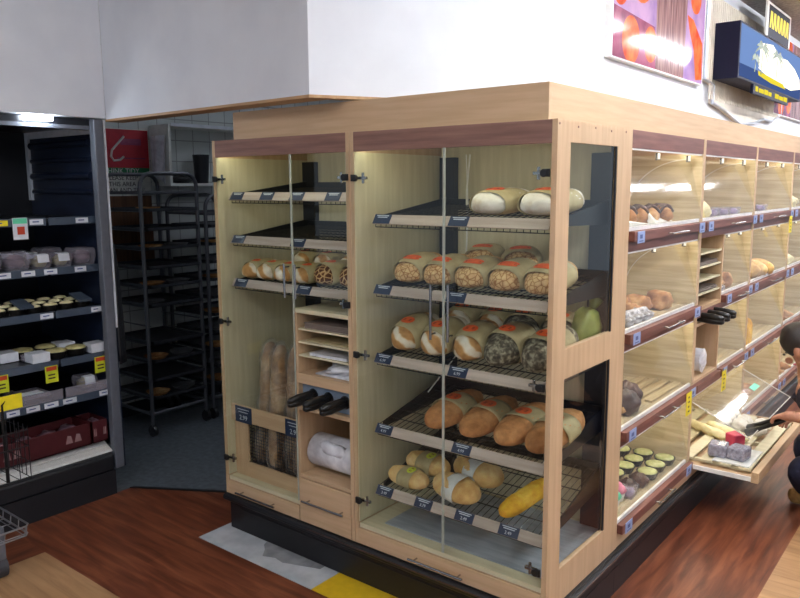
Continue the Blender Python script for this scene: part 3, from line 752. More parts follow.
m=MB(); m.blob((-1.04,.12,.928),(.085,.10,.030),5,.35,20,12); m.box(-1.17,.03,.8965,-.96,.2,.903)
o=m.build('plastic_bag','plastic',smooth=True,org=(-1.06,.12,.8965)); tag(o,'crumpled clear plastic bag in the lowest slot of the narrow cabinet','plastic bag')
def tongs(loc,rot,label,name='tongs'):
    t=thing(name,loc,label,'tongs','serving tongs')
    L=Vector(loc)
    for s in (-1,1):
        m=MB(); m.tube([L+Vector((0,.10,0)),L+Vector((0,.0,s*.010)),L+Vector((0,-.09,s*.012)),L+Vector((0,-.135,s*.008)),L+Vector((0,-.145,s*.006))],[.010,.015,.016,.015,.009],10); m.build('arm','hinge',t,smooth=True)
    m=MB(); m.cyl(L+Vector((0,-.002,0)),L+Vector((0,.002,0)),.03,14); m.build('spring_end','hinge',t)
    t.rotation_euler=rot; return t
for i,x in enumerate((-1.185,-1.09,-.99)):
    tongs((x,.028,.798),(.05,0,-.05),f'{["leftmost","middle","rightmost"][i]} black tongs sticking out of the narrow cabinet holder')
m=MB(); m.cyl((-1.24,.11,.515),(-.96,.11,.515),.076,28); m.cyl((-1.2402,.11,.515),(-1.2405,.11,.515),.02,14,1)
m.blob((-1.09,.05,.555),(.085,.018,.03),3,.3,14,10)
o=m.build('plastic_bag_roll',['plastic','walnut_x'],smooth=False,org=(-1.1,.16,.445)); tag(o,'thick roll of white plastic bags below the tongs in the narrow cabinet','bag roll')
for p in o.data.polygons: p.use_smooth=len(p.vertices)==4
m=MB(); m.box(-1.253,.095,.50,-1.2415,.125,.53); m.box(-.959,.095,.50,-.945,.125,.53); m.build('roll_bracket','beech_x',narrow)
# right narrow bay contents
for i,z in enumerate((1.375,1.305,1.235,1.165)):
    flat_stack((-.12,1.62,z+.001),.2,.36,.02,'bagpaper',f'grey paper bags in slot {["one","two","three","four"][i]} of the second pastry display','paper bags',3,'bags in the second display') if i in (1,3) else None
for i in range(3):
    t=tongs((-.032,1.68+.11*i,1.045),(.05,0,1.45),f'{["nearest","middle","farthest"][i]} black tongs in the holder of the second pastry display')
m=MB(); m.cyl((-.20,1.80,.79),(-.02,1.80,.79),.062,24); m.blob((-.02,1.80,.79),(.01,.06,.06),4,.2,14,8)
o=m.build('plastic_bag_roll','plastic',org=(-.11,1.80,.715)); tag(o,'roll of white plastic bags in the second pastry display','bag roll')
m=MB(); m.cyl((-.34,1.80,.79),(-.2,1.80,.79),.015,10); m.build('roll_spindle','beech_x',M2)
# ------------------------------------------------------------------ pastries
def pastry(kind,label,group=None):
    r=thing(kind,(0,0,0),label,'pastry',group); return r
def lump(name,rx,ry,rz,mat,seed,amp=.15):
    r=pastry(name,'x'); MB().blob((0,0,rz*.8),(rx,ry,rz),seed,amp,20,12,0,.8).build('crust',mat,r,smooth=True); return Proto(r)
def croissant():
    r=pastry('croissant','x'); pts=[];rr=[]
    for k in range(15):
        t=-1+2*k/14; pts.append((.075*t,.03*t*t,.032)); rr.append(.034*(1-.75*abs(t)**1.6)*(1+.12*math.cos(k*2.2)))
    MB().tube(pts,rr,12).build('crust','dough',r,smooth=True); return Proto(r)
P_cr=croissant(); P_lump=lump('bun',.06,.06,.04,'dough',3); P_long=lump('bread_roll',.05,.13,.042,'golden',5,.06); P_choc=lump('muffin',.045,.045,.035,'choc',6)
P_ysl=lump('yellow_bun',.07,.09,.05,'cream',8,.2)
def eclair():
    r=pastry('iced_pastry','x'); MB().blob((0,0,.03),(.035,.085,.032),4,.08,18,12,0,.9).build('base','dough',r,smooth=True)
    m=MB()
    for k in range(5):
        y=-.06+.03*k; m.tube([(-.03,y-.01,.038),(-.015,y,.055),(0,y+.005,.064),(.015,y+.01,.057),(.03,y+.02,.04)],.006,6)
    m.build('icing','choc',r,smooth=True); return Proto(r)
P_ecl=eclair()
def tart():
    r=pastry('tart','x')
    MB().lathe([(.036,0),(.052,.032),(.054,.036),(.046,.033)],n=28,wob=.02,k=14).build('foil_cup','cup',r)
    MB().lathe([(.040,.022),(.047,.035),(.044,.040),(.028,.043),(.004,.043)],n=28,wob=.012,k=14).build('topping','greentop',r,smooth=True); return Proto(r)
P_tart=tart()
def cupcake(mat):
    r=pastry('cupcake','x'); MB().lathe([(.025,0),(.036,.04)],n=18,wob=.03,k=18).build('case','whitepaper',r)
    MB().lathe([(.036,.038),(.042,.05),(.034,.064),(.026,.07),(.02,.08),(.006,.09)],n=18).build('icing',mat,r,smooth=True); return Proto(r)
P_pink,P_mint=cupcake('pink'),cupcake('mint')
def block():
    r=pastry('coated_cake_pack','x'); m=MB(); m.box(-.055,-.06,0,.055,.06,.07); m.build('cake','cocoa',r,bevel=.012); 
    m=MB(); m.box(-.058,-.063,.0,.058,.063,.073); m.build('wrap','clear',r,bevel=.013); return Proto(r)
P_blk=block()
def pack(mat,w=.07,d=.09,h=.05,lab=None):
    r=pastry('pastry_pack','x'); MB().blob((0,0,h*.45),(w*.42,d*.42,h*.4),3,.2,14,8).build('food',mat,r,smooth=True)
    m=MB(); m.hexa([(-w/2*.85,-d/2*.85,0),(w/2*.85,-d/2*.85,0),(w/2*.85,d/2*.85,0),(-w/2*.85,d/2*.85,0)],[(-w/2,-d/2,h),(w/2,-d/2,h),(w/2,d/2,h),(-w/2,d/2,h)]); m.build('clear_tub','clear',r,bevel=.004); return Proto(r)
P_lil=pack('lilac'); P_sil=lump('film_wrapped_pastry',.042,.045,.030,'silverfilm',21,.35)
SF=[z-.0075 for z in ZB]
nm=['first','second','third','fourth']
def drow(P,t,mod,spots,what,where,group,rot=0,sc=None):
    for i,(x,y) in enumerate(spots):
        lab=f'{ORD[i]} {what} {where}' if len(spots)>1 else f'{what} {where}'
        P.put((x,y,SF[t]),(0,0,rot+random.uniform(-.2,.2)),lab,group,sc)
# first display
drow(P_ecl,0,1,[(-.19+.014*i,.77+.115*i) for i in range(6)],'striped pastry from left','in the top drawer beside the corner cabinet','striped pastries in the first display',.5,(1.25,1.1,1.35))
m=MB(); z=SF[0]; m.hexa([(-.09,1.10,z),(-.05,1.10,z),(-.05,1.36,z),(-.12,1.36,z)],[(-.13,1.12,z+.075),(-.125,1.12,z+.079),(-.125,1.34,z+.035),(-.13,1.34,z+.031)])
o=m.build('paper_sheet','whitepaper',org=(-.09,1.2,SF[0])); tag(o,'folded white paper leaning on the striped pastries in the top drawer','paper')
m=MB(); m.hexa([(-.12,.70,z),(-.06,.70,z),(-.055,1.05,z),(-.12,1.05,z)],[(-.12,.70,z+.045),(-.06,.70,z+.03),(-.055,1.05,z+.008),(-.12,1.05,z+.010)])
o=m.build('paper_sheet','whitepaper',org=(-.09,.83,SF[0])); tag(o,'white paper sheet at the left of the top drawer beside the window panel','paper')
P_cr.put((-.10,.685,SF[0]),(0,0,.8),'croissant at the far left of the top drawer beside the window panel','croissants in the first display')
drow(P_lump,1,1,[(-.20,.92),(-.20,1.06),(-.14,1.14),(-.11,1.34)],'brown bun from left','in the second drawer beside the corner cabinet','brown buns in the first display',0,(1.1,1.1,1.25))
drow(P_cr,1,1,[(-.13,1.03)],'croissant','between the brown buns in the second drawer beside the corner cabinet',None)
drow(P_sil,1,1,[(-.12,.74),(-.07,.80),(-.13,.85),(-.07,.90),(-.06,.99)],'silver film pastry pack from left','in the second drawer beside the corner cabinet','silver packs in the first display')
drow(P_cr,2,1,[(-.16,.72),(-.13,.83)],'croissant from left','in the third drawer beside the corner cabinet','croissants in the first display')
drow(P_choc,2,1,[(-.15,.94),(-.09,.90),(-.13,1.03)],'dark bun from left','in the third drawer beside the corner cabinet','dark buns in the first display',0,(1.4,1.6,1.7))
m=MB()
for k in range(4): m.box(-.26+.06*k,1.12,SF[2]+.001,-.225+.06*k,1.54,SF[2]+.012)
o=m.build('slatted_board','lining_y',org=(-.15,1.3,SF[2])); tag(o,'empty slatted board in the third drawer of the first display','board')
tp=[(-.085,1.46),(-.09,1.34),(-.085,1.22),(-.20,1.47),(-.205,1.35),(-.205,1.23),(-.21,1.11),(-.315,1.45),(-.315,1.31)]
drow(P_tart,3,1,tp,'green topped tart','counted from the front right in the lowest drawer','green topped tarts')
drow(P_choc,3,1,[(-.185,1.0),(-.085,1.10),(-.095,1.0)],'chocolate muffin','beside the green tarts, counted from the right','chocolate muffins')
P_pink.put((-.10,.88,SF[3]),(0,0,0),'pink iced cupcake in the lowest drawer beside the window panel'); P_pink.put((-.17,.89,SF[3]),(0,0,0),'pink iced cupcake behind the front pink one in the lowest drawer')
P_mint.put((-.09,.80,SF[3]),(0,0,0),'mint iced cupcake in front of the pink one, lowest drawer'); P_mint.put((-.17,.82,SF[3]),(0,0,0),'mint iced cupcake further back in the lowest drawer')
drow(P_lil,3,1,[(-.075,.95)],'clear pack','of pale pastry at the front edge of the lowest drawer',None)
# second display
drow(P_ysl,0,2,[(-.12,1.74),(-.17,1.98),(-.12,1.88)],'pale yellow bun from left','in the top drawer of the second display','yellow buns in the second display',0,(.9,.95,1.0))
drow(P_lil,0,2,[(-.10,2.10),(-.07,2.20),(-.12,2.30),(-.06,2.36)],'lilac pack from left','in the top drawer of the second display','lilac packs in the second display')
drow(P_lump,1,2,[(-.10,2.16),(-.09,2.32)],'bun from left','in the second drawer of the second display','buns in the second display',0,(1.1,1.2,1.3))
drow(P_sil,1,2,[(-.06,2.10)],'silver film pack','beside the buns in the second drawer of the second display',None)
m=MB(); m.box(-.17,2.07,SF[2],-.07,2.25,SF[2]+.075,0); m.box(-.172,2.06,SF[2]+.076,-.068,2.26,SF[2]+.082,1)
o=m.build('cake_box',['cream','whitepaper'],bevel=.002,org=(-.12,2.16,SF[2])); tag(o,'pale yellow cake box in the third drawer of the second display','box')
# open drawer
for i,(x,y) in enumerate([(.105,1.73),(.205,1.735)]):
    P_blk.put((x,y,.3095),(0,0,.1-.25*i),f'grey speckled wrapped cake, {["left","right"][i]} of two in the open drawer','wrapped cakes in the open drawer',(.8,.85,.92))
r=pastry('iced_cake','crimson iced cake slice held by the tongs above the open drawer'); 
m=MB(); m.prism([(.09,1.90,.3095),(.15,1.86,.3095),(.19,1.93,.3095),(.12,1.97,.3095)],(0,0,.075)); m.build('icing','crimson',r,bevel=.008)
for i in range(8):
    P_vn2=None
P_fin=lump('finger_bun',.03,.085,.026,'cream',12,.12); P_wr=lump('white_bun',.045,.075,.034,'floury',13,.12)
for i in range(6):
    P_fin.put((-.13+.07*(i%2)+.035*i,2.12+.055*(i%2)-.02*i+.0,.3025),(0,0,.9),f'{ORD[i]} cream finger pastry from left on the open drawer','cream finger pastries on the open drawer')
for i in range(7):
    P_wr.put((-.02+.10*(i%3),2.28+.095*(i//3)-.02*(i%3),.3025),(0,0,.3),f'{ORD[i]} white bun counted from the front on the open drawer','white buns on the open drawer')
# third and fourth displays
drow(P_lil,0,3,[(-.08,2.74),(-.10,2.86),(-.06,3.0)],'lilac pack from left','in the top drawer of the third display','lilac packs in the third display')
drow(P_long,1,3,[(-.11,2.92),(-.09,3.03),(-.075,3.14)],'long golden roll from left','in the second drawer of the third display','long rolls in the third display',.9,(1,1,1.4))
drow(P_lil,1,3,[(-.08,2.72)],'lilac pack','beside the long rolls in the third display',None)
for i,(y,t) in enumerate([(2.76,.95),(2.86,.8)]):
    P_yb.put((-.08,y+.05,SF[2]+.03),(t,0,.2),f'long bread stick standing in the third drawer of the third display, {["left","right"][i]}','bread sticks in the third display',(1,.8,1.1))
drow(P_lump,3,3,[(-.1,2.9),(-.1,3.1)],'bun from left','in the lowest drawer of the third display','buns in the third display')
drow(P_ysl,0,4,[(-.08,3.76),(-.1,3.95)],'cream bun from left','in the top drawer of the fourth display','cream buns in the fourth display')
drow(P_ysl,1,4,[(-.08,3.78),(-.08,3.94)],'yellow bun from left','in the second drawer of the fourth display','cream buns in the fourth display',0,(.8,1,.8))
drow(P_cr,2,4,[(-.08,3.74),(-.12,3.84),(-.07,3.92),(-.12,4.02)],'croissant from left','in the third drawer of the fourth display','croissants in the fourth display')
drow(P_cr,3,4,[(-.08,3.76),(-.12,3.86),(-.07,3.96)],'croissant from left','in the lowest drawer of the fourth display','croissants in the fourth display')
# ------------------------------------------------------------------ wall art and signs above the displays
WX=-.5
pic=thing('wall_picture',(WX,2.23,2.35),'large glossy picture of peaches and bread on the white wall','picture')
y0,y1,z0,z1=1.485,2.985,2.37,3.02
B(WX,y0,z0,WX+.035,y1,z1).build('picture_panel',['whiterail'],pic)
def photo_prints(root,y0,y1,z0,z1,x):
    sy=(y1-y0); sz=(z1-z0); P=lambda u,v:(x,y0+u*sy,z0+v*sz)
    def poly(pts,mat,d): 
        m=MB(); m.prism([(x+d,y0+u*sy,z0+v*sz) for u,v in pts],(.0006,0,0)); m.build('print',mat,root)
    poly([(0.01,.01),(.99,.01),(.99,.99),(.01,.99)],'printpink',.0)
    poly([(.42,.01),(.74,.01),(.76,.99),(.40,.99)],'printwood',.0007)
    def disc(u,v,r,mat,d,sq=1): poly([(min(.99,max(.01,u+r*sz/sy*math.cos(2*PI*k/24))),min(.99,max(.01,v+r*sq*math.sin(2*PI*k/24)))) for k in range(24)],mat,d)
    poly([(.01,.01),(.10,.01),(.10,.34),(.01,.30)],'plum',.0007)
    poly([(.01,.01),(.42,.01),(.40,.36),(.01,.40)],'plum',.0005); disc(.17,.18,.19,'peach',.0014); disc(.25,.80,.30,'peach',.0014); disc(.10,.95,.18,'plum',.0020); disc(.06,.58,.17,'peach',.0010); disc(.36,.20,.15,'peach',.0014)
    poly([(.76,.60),(.84,.58),(.97,.40),(.98,.05),(.90,.03),(.86,.3),(.80,.45)],'peach',.0014); disc(.86,.80,.16,'peach',.0014)
    poly([(.66,.99),(.74,.99),(.73,.86),(.70,.92),(.66,.84)],'printblue',.0020)
for k in ('peach','plum','printpink','printwood','printblue'): W[k].node_tree.nodes['Principled BSDF'].inputs['Specular IOR Level'].default_value=.3; W[k].node_tree.nodes['Principled BSDF'].inputs['Roughness'].default_value=.1
W['peach'].node_tree.nodes['Principled BSDF'].inputs['Roughness'].default_value=.1
photo_prints(pic,y0,y1,z0,z1,WX+.0352)
# second picture beyond the sign
pic2=thing('wall_picture',(WX,6.0,2.35),'glossy peach picture half hidden behind the lit sign','picture')
B(WX,5.0,2.33,WX+.035,6.6,3.0).build('picture_panel','whiterail',pic2)
photo_prints(pic2,5.0,6.6,2.33,3.0,WX+.0352)
# shaped backing panel with silver outline
bk=thing('sign_backing',(WX,4.1,2.2),'cream corrugated backing panel with silver outline behind the lit sign','sign panel')
out=[(3.05,2.98),(3.05,2.42),(3.25,2.40),(3.25,2.28),(3.55,2.25),(3.8,2.21),(4.0,2.18),(4.4,2.21),(4.7,2.26),(5.0,2.26),(5.3,2.34),(5.3,2.98)]
MB().prism([(WX,y,z) for y,z in out],(.03,0,0)).build('panel','corr',bk)
m=MB(); m.tube([(WX+.03,y,z) for y,z in out],.012,6); m.build('silver_outline','silver',bk)
m=MB()
for k in range(46):
    y=3.15+.045*k; m.box(WX+.03,y,2.30,WX+.036,y+.02,2.97)
m.build('corrugation','corr',bk)
sb=thing('light_box_sign',(WX+.1,4.3,2.43),'navy box sign lit with palm trees and blue sky above the displays','sign')
sx0,sx1=WX+.037,-.30; sy0,sy1,sz0,sz1=3.20,5.20,2.43,2.80
B(sx0,sy0,sz0,sx1,sy1,sz1).build('casing','navybox',sb,bevel=.004)
m=MB(); m.prism([(sx1+.0005,sy0+.02,sz0+.015),(sx1+.0005,sy1-.02,sz0+.015),(sx1+.0005,sy1-.02,sz0+.10),(sx1+.0005,sy0+.02,sz0+.10)],(.001,0,0)); face=m.build('sea_print','sea',sb)
m=MB(); m.prism([(sx1+.0005,sy0+.02,sz0+.10),(sx1+.0005,sy1-.02,sz0+.10),(sx1+.0005,sy1-.02,sz1-.015),(sx1+.0005,sy0+.02,sz1-.015)],(.001,0,0)); m.build('sky_print','sky',sb)
m=MB()
cl=[(3.75,.30),(4.1,.33),(4.35,.27),(4.6,.28),(4.9,.24),(5.1,.18),(5.15,.10),(4.8,.06),(4.4,.07),(4.0,.09),(3.72,.12)]
m.prism([(sx1+.0018,y,sz0+z) for y,z in cl],(.002,0,0)); m.build('white_lettering','signglow',sb)
m=MB(); m.prism([(sx1+.0040,y,sz0+z) for y,z in [(3.7,.10),(4.5,.08),(4.6,.05),(4.1,.05),(3.72,.07)]],(.001,0,0)); m.build('yellow_lettering','signyellow',sb)
def palm(y,z,h,s):
    m=MB(); x=sx1+.0055
    m.prism([(x,y-.012,z),(x,y+.012,z),(x,y+.03,z+h),(x,y+.015,z+h)],(.001,0,0))
    for k in range(8):
        a=-.5+k*.52; p=[]
        for q in range(6):
            t=q/5; p.append((x+.001*k*.1,y+.022+s*t*math.cos(a),z+h+s*.45*(t*math.sin(a)-.6*t*t)))
        w=[.012*math.sin(PI*(.15+.8*q/5)) for q in range(6)]
        m.prism([(a_,b_,c_+ww) for (a_,b_,c_),ww in zip(p,w)]+[(a_,b_,c_-ww) for (a_,b_,c_),ww in reversed(list(zip(p,w)))],(.0008,0,0))
    return m
palm(3.78,sz0+.08,.19,.22).build('palm_tree','palm',sb); palm(4.25,sz0+.10,.17,.2).build('palm_tree','palm',sb); palm(3.60,sz0+.08,.1,.12).build('palm_tree','palm',sb)
m=MB(); m.box(sx1-.02,3.62,2.365,sx1-.0,4.75,2.429,0)
for k,(a,b) in enumerate([(3.68,3.75),(3.78,3.92),(3.94,4.05),(4.07,4.16),(4.28,4.40),(4.42,4.56),(4.58,4.70)]):
    m.box(sx1,a,2.385,sx1+.002,b,2.42-.006*(k%2),1); 
m.build('strap_line',['navybox','signyellow'],sb)
hs=thing('hanging_sign',(-.30,4.25,2.8),'small square sign with yellow print standing above the lit box','sign')
B(-.315,3.88,2.802,-.300,4.66,3.05).build('sign_board','whiterail',hs,bevel=.002)
m=MB(); m.box(-.2995,3.93,2.802,-.2985,4.61,3.03,0)
m.build('dark_print','navybox',hs)
m=MB()
for k in range(6):
    y=3.96+.105*k; m.prism([(-.2982,y,2.87),(-.2982,y+.03,2.87),(-.2982,y+.05,2.93),(-.2982,y+.07,2.87),(-.2982,y+.095,2.87),(-.2982,y+.08,2.99),(-.2982,y+.015,2.99)],(.0008,0,0))
m.build('yellow_lettering','yellow',hs)
# ------------------------------------------------------------------ fridge on the left
FX=-2.65
fr=thing('display_fridge',(FX,-1.1,0),'dark open display fridge full of packed cakes at the left','fridge')
B(-3.55,-2.4,0,FX+.01,-.115,.14).build('plinth','fridgekick',fr)
B(-3.55,-2.4,.14,-3.50,-.04,2.07).build('back_panel','fridgeblack',fr)
B(-3.50,-2.4,2.05,-2.70,-.04,2.085).build('canopy','fridgeblack',fr)
B(-2.76,-2.4,2.03,-2.70,-.10,2.05).build('canopy_front','fridgegrey',fr)
B(-2.695,-.455,2.062,-2.667,-.315,2.083).build('lamp','fridgelamp',fr)
B(-3.50,-.06,.14,-2.66,-.04,2.05).build('end_panel','fridgeblue',fr)
m=MB()
for k in range(4): m.cyl((-3.45,-.062,1.70+.09*k),(-2.78,-.062,1.70+.09*k),.022 if k%2 else .015,10)
m.build('end_louvre','fridgeblue',fr)
m=MB(); m.box(-3.50,-.075,2.012,-2.70,-.06,2.05); m.box(-3.50,-.075,1.65,-3.465,-.06,2.012); m.build('end_frame','ticket',fr)
m=MB(); m.box(-2.70,-.105,.14,-2.65,-.05,2.084); m.build('corner_post','fridgegrey',fr,bevel=.006)
m=MB(); m.box(-2.66,-.049,.95,-2.648,-.040,2.08); m.build('post_edge','ticket',fr)
B(-2.69,-2.4,.14,-2.645,-.115,.235).build('bumper','fridgekick',fr,bevel=.012)
m=MB(); m.hexa([(-2.80,-2.4,.25),(-2.68,-2.4,.238),(-2.68,-.105,.238),(-2.80,-.105,.25)],[(-2.80,-2.4,.30),(-2.68,-2.4,.245),(-2.68,-.105,.245),(-2.80,-.105,.30)]); m.build('light_sill','whiterail',fr)
m=MB(); m.box(-2.69,-2.4,.24,-2.665,-.105,.285); m.build('front_glass','acrylic',fr)
B(-3.5,-2.4,.25,-2.80,-.065,.30).build('deck','fridgeblack',fr)
FS=[(1.57,-2.74),(1.305,-2.76),(1.075,-2.74),(.815,-2.72),(.605,-2.70)]
yp=lambda px:-.64+.00535*px
tick=[[(8,16,'yellow'),(43,13,'ticket'),(89,13,'ticket')],[(10,13,'ticket'),(33,13,'ticket'),(55,13,'ticket'),(86,12,'ticket')],[(46,13,'ticket'),(98,11,'ticket')],[],[(3,12,'ticket'),(22,13,'ticket'),(40,14,'ticket'),(59,14,'ticket'),(97,12,'ticket')]]
for (z,x),tk in zip(FS,tick):
    sh=MB(); sh.box(-3.45,-2.35,z-.025,x,-.063,z-.006); s=sh.build('shelf','fridgeblack',fr)
    st=MB(); st.box(x,-2.35,z-.04,x+.008,-.36,z+.0); st.box(x,-.345,z-.04,x+.008,-.063,z+.0); so=st.build('ticket_strip','strip',s)
    for a,w,c in tk:
        t=MB(); t.box(x+.0085,yp(a)-w*.0027,z-.034,x+.0105,yp(a)+w*.0027,z-.006,0); t.box(x+.0106,yp(a)-w*.0016,z-.022,x+.011,yp(a)+w*.001,z-.016,1); t.build('shelf_ticket',[c,'cardblue'],s)
m=MB(); m.box(-2.69,-2.35,.606,-2.688,-.36,.66); m.box(-2.69,-.345,.606,-2.688,-.105,.66); m.build('shelf_riser','clear',fr)
# small cards hanging
m=MB(); m.box(-2.729,yp(20),1.465,-2.727,yp(34),1.575,0); m.box(-2.7269,yp(20.5),1.545,-2.7262,yp(33.5),1.572,1); m.box(-2.7269,yp(24),1.49,-2.7262,yp(31),1.53,2)
o=m.build('promo_card',['ticket','mint','redink'],org=(-2.728,yp(27),1.47)); tag(o,'white promo card with green top hanging from the upper fridge shelf','card')
for i,(a,lab) in enumerate([(3,'lime price ticket at the left edge hanging from the pie shelf'),(51,'lime price ticket hanging mid way along the pie shelf'),(103,'lime price ticket hanging beside the fridge corner post')]):
    m=MB(); y=yp(a)-.035; m.box(-2.711,y-.034,.70,-2.709,y+.034,.79,0); m.box(-2.7089,y-.028,.764,-2.7083,y+.028,.786,1)
    for k in range(2): m.box(-2.7089,y-.02,.72+.018*k,-2.7083,y+.018,.728+.018*k,2)
    o=m.build('price_ticket',['lime','redink','ticketink'],org=(-2.71,y,.79)); tag(o,lab,'ticket','lime tickets on the fridge')
# packs
def tub(food,label_mat='ticket',w=.10,d=.12,h=.075):
    r=thing('cake_tub',(0,0,0),'x','packaged cake')
    MB().blob((0,0,h*.45),(d*.42,w*.42,h*.40),5,.2,14,8).build('food',food,r,smooth=True)
    m=MB(); m.hexa([(-d/2*.8,-w/2*.8,0),(d/2*.8,-w/2*.8,0),(d/2*.8,w/2*.8,0),(-d/2*.8,w/2*.8,0)],[(-d/2,-w/2,h*.62),(d/2,-w/2,h*.62),(d/2,w/2,h*.62),(-d/2,w/2,h*.62)])
    m.hexa([(-d/2,-w/2,h*.66),(d/2,-w/2,h*.66),(d/2,w/2,h*.66),(-d/2,w/2,h*.66)],[(-d/2*.85,-w/2*.85,h),(d/2*.85,-w/2*.85,h),(d/2*.85,w/2*.85,h),(-d/2*.85,w/2*.85,h)]); m.build('clear_tub','clear',r,bevel=.003)
    if label_mat:
        m=MB(); m.hexa([(d/2*.3,-w*.30,h+.001),(d/2*.9,-w*.30,h*.97),(d/2*.9,w*.30,h*.97),(d/2*.3,w*.30,h+.001)],[(d/2*.3,-w*.30,h+.003),(d/2*.9,-w*.30,h*.97+.003),(d/2*.9,w*.30,h*.97+.003),(d/2*.3,w*.30,h+.003)])
        m.hexa([(d/2*.9,-w*.30,h*.97),(d/2*1.02,-w*.30,h*.45),(d/2*1.02,w*.30,h*.45),(d/2*.9,w*.30,h*.97)],[(d/2*.9+.003,-w*.30,h*.97),(d/2*1.02+.003,-w*.30,h*.45),(d/2*1.02+.003,w*.30,h*.45),(d/2*.9+.003,w*.30,h*.97)]); m.build('sleeve_label',label_mat,r)
    return Proto(r)
T_lab,T_plain=tub('pielid'),tub('purplefood',None,.125,.13,.095)
z=FS[1][0]-.005
for i,(a,P,k) in enumerate([(8,T_lab,'white labelled'),(33,T_plain,'plain clear'),(57,T_lab,'white labelled'),(78,T_lab,'white labelled'),(101,T_plain,'plain clear')]):
    P.put((-2.84,yp(a)-.03,z),(0,0,0),f'{k} cake tub, {ORD[i]} from left at the front of the upper filled fridge shelf','cake tubs in the fridge')
for i,(a,P,k) in enumerate([(17,T_plain,'plain clear'),(44,T_lab,'white labelled'),(68,T_lab,'white labelled'),(88,T_plain,'plain clear')]):
    P.put((-3.0,yp(a)-.07,z),(0,0,0),f'{k} cake tub, {ORD[i]} from left in the second row, upper filled fridge shelf','cake tubs in the fridge')
for i,a in enumerate([50,75]):
    T_lab.put((-3.15,yp(a)-.10,z),(0,0,0),f'white labelled cake tub, {["left","right"][i]} of two at the back, upper filled fridge shelf','cake tubs in the fridge')
def cup(mat,r0=.036,h=.03):
    r=thing('tart_cup',(0,0,0),'x','packaged cake'); MB().lathe([(r0*.75,0),(r0,h*.8),(r0*.92,h*.8)],n=18).build('cup','cup',r); MB().lathe([(r0*.93,h*.75),(r0*.8,h),(r0*.3,h*1.15),(.002,h*1.18)],n=18).build('topping',mat,r,smooth=True); return Proto(r)
C1=cup('cream'); C2=cup('pielid',.062,.035)
z=FS[2][0]-.005
for row in range(3):
    for i in range(6):
        C1.put((-2.81-.11*row,yp(10+17*i+4*row)-.02-.03*row,z),(0,0,0),f'{ORD[i]} cream cup from left in the {["front","middle","back"][row]} row of the cream cup shelf','cream cups in the fridge',(1,1.15,1.25))
def box_pack():
    r=thing('cake_box',(0,0,0),'x','packaged cake'); B(-.07,-.045,0,.07,.045,.035).build('clear_base','clear',r,bevel=.003); B(-.06,-.035,.003,.06,.035,.025).build('food','purplefood',r)
    B(-.02,-.047,.002,.072,.047,.052).build('white_sleeve','ticket',r,bevel=.002); return Proto(r)
K=box_pack()
for i,(a,lab) in enumerate([(36,'grey lidded box laid on the cream cups at the left'),(96,'grey lidded box laid on the cream cups beside the post')]):
    m=MB(); y=yp(a); c=Vector((-2.80,y-.04,z+.048)); m.box(-.06,-.035,0,.06,.035,.012,0,Matrix.Translation(c)@Matrix.Rotation(.25,4,'Y')); o=m.build('pack_lid','strip',org=c); tag(o,lab,'packaged cake')
z=FS[3][0]-.005
for i,(a,d) in enumerate([(62,0),(83,0),(50,.15),(74,.15)]):
    C2.put((-2.80-d,yp(a)-.02-d*.3,z),(0,0,0),f'{["left","right","left","right"][i]} round pie in the {["front","back"][i//2]} row of the pie shelf','round pies in the fridge',(1,1,1.3))
for i,(a,d,lab) in enumerate([(42,0,'white sleeved cake box at the front left of the pie shelf'),(31,.14,'white sleeved cake box behind the front left one on the pie shelf'),(103,0,'white sleeved cake box at the front right of the pie shelf'),(93,.16,'white sleeved cake box behind the front right one on the pie shelf')]):
    K.put((-2.80-d,yp(a)-.025-d*.3,z),(0,0,0),lab,'sleeved cake boxes')
z=FS[4][0]-.005
r=thing('cake_tray',(-2.80,yp(28),z),'black cake tray with a white label on the lowest fridge shelf','packaged cake')
m=B(-2.88,yp(28)-.11,z,-2.72,yp(28)+.09,z+.03); m.build('tray','cup',r,bevel=.004); m=B(-2.875,yp(28)-.10,z+.031,-2.725,yp(28)+.08,z+.05); m.build('clear_lid','clear',r,bevel=.004); m=B(-2.80,yp(28)-.06,z+.051,-2.735,yp(28)+.05,z+.053); m.build('white_label','ticket',r)
T_lab.put((-2.82,-.165,z),(0,0,0),'white labelled cake tub beside the post on the lowest fridge shelf','cake tubs in the fridge')
def crate():
    r=thing('bread_crate',(0,0,0),'x','crate','dark red crates'); m=MB(); m.box(-.2,-.26,0,.0,.26,.012); m.box(-.012,-.26,0,0,.26,.125); m.box(-.2,-.26,0,-.188,.26,.125); m.box(-.2,-.26,0,0,-.248,.125); m.box(-.2,.248,0,0,.26,.125); m.build('crate_body','cratered',r,bevel=.003)
    for y in (-.2,-.15,.13,.18): MB().prism([(.0003,y-.02,.04),(.0003,y+.02,.04),(.0003,y+.012,.08),(.0003,y-.008,.085)],(.0005,0,0)).build('printed_mark','crateprint',r)
    m=MB(); 
    for k in range(4): m.blob((-.1,-.19+.125*k,.07),(.07,.055,.04),k,.15,12,8)
    m.build('wrapped_cakes','purplefood',r,smooth=True); return Proto(r)
CR=crate()
CR.put((-2.71,-.465,.301),(0,0,0),'long dark red crate on the fridge deck left of the post','dark red crates'); CR.put((-2.71,-.153,.301),(0,0,0),'short dark red crate on the fridge deck beside the post','dark red crates',(1,.17,1))
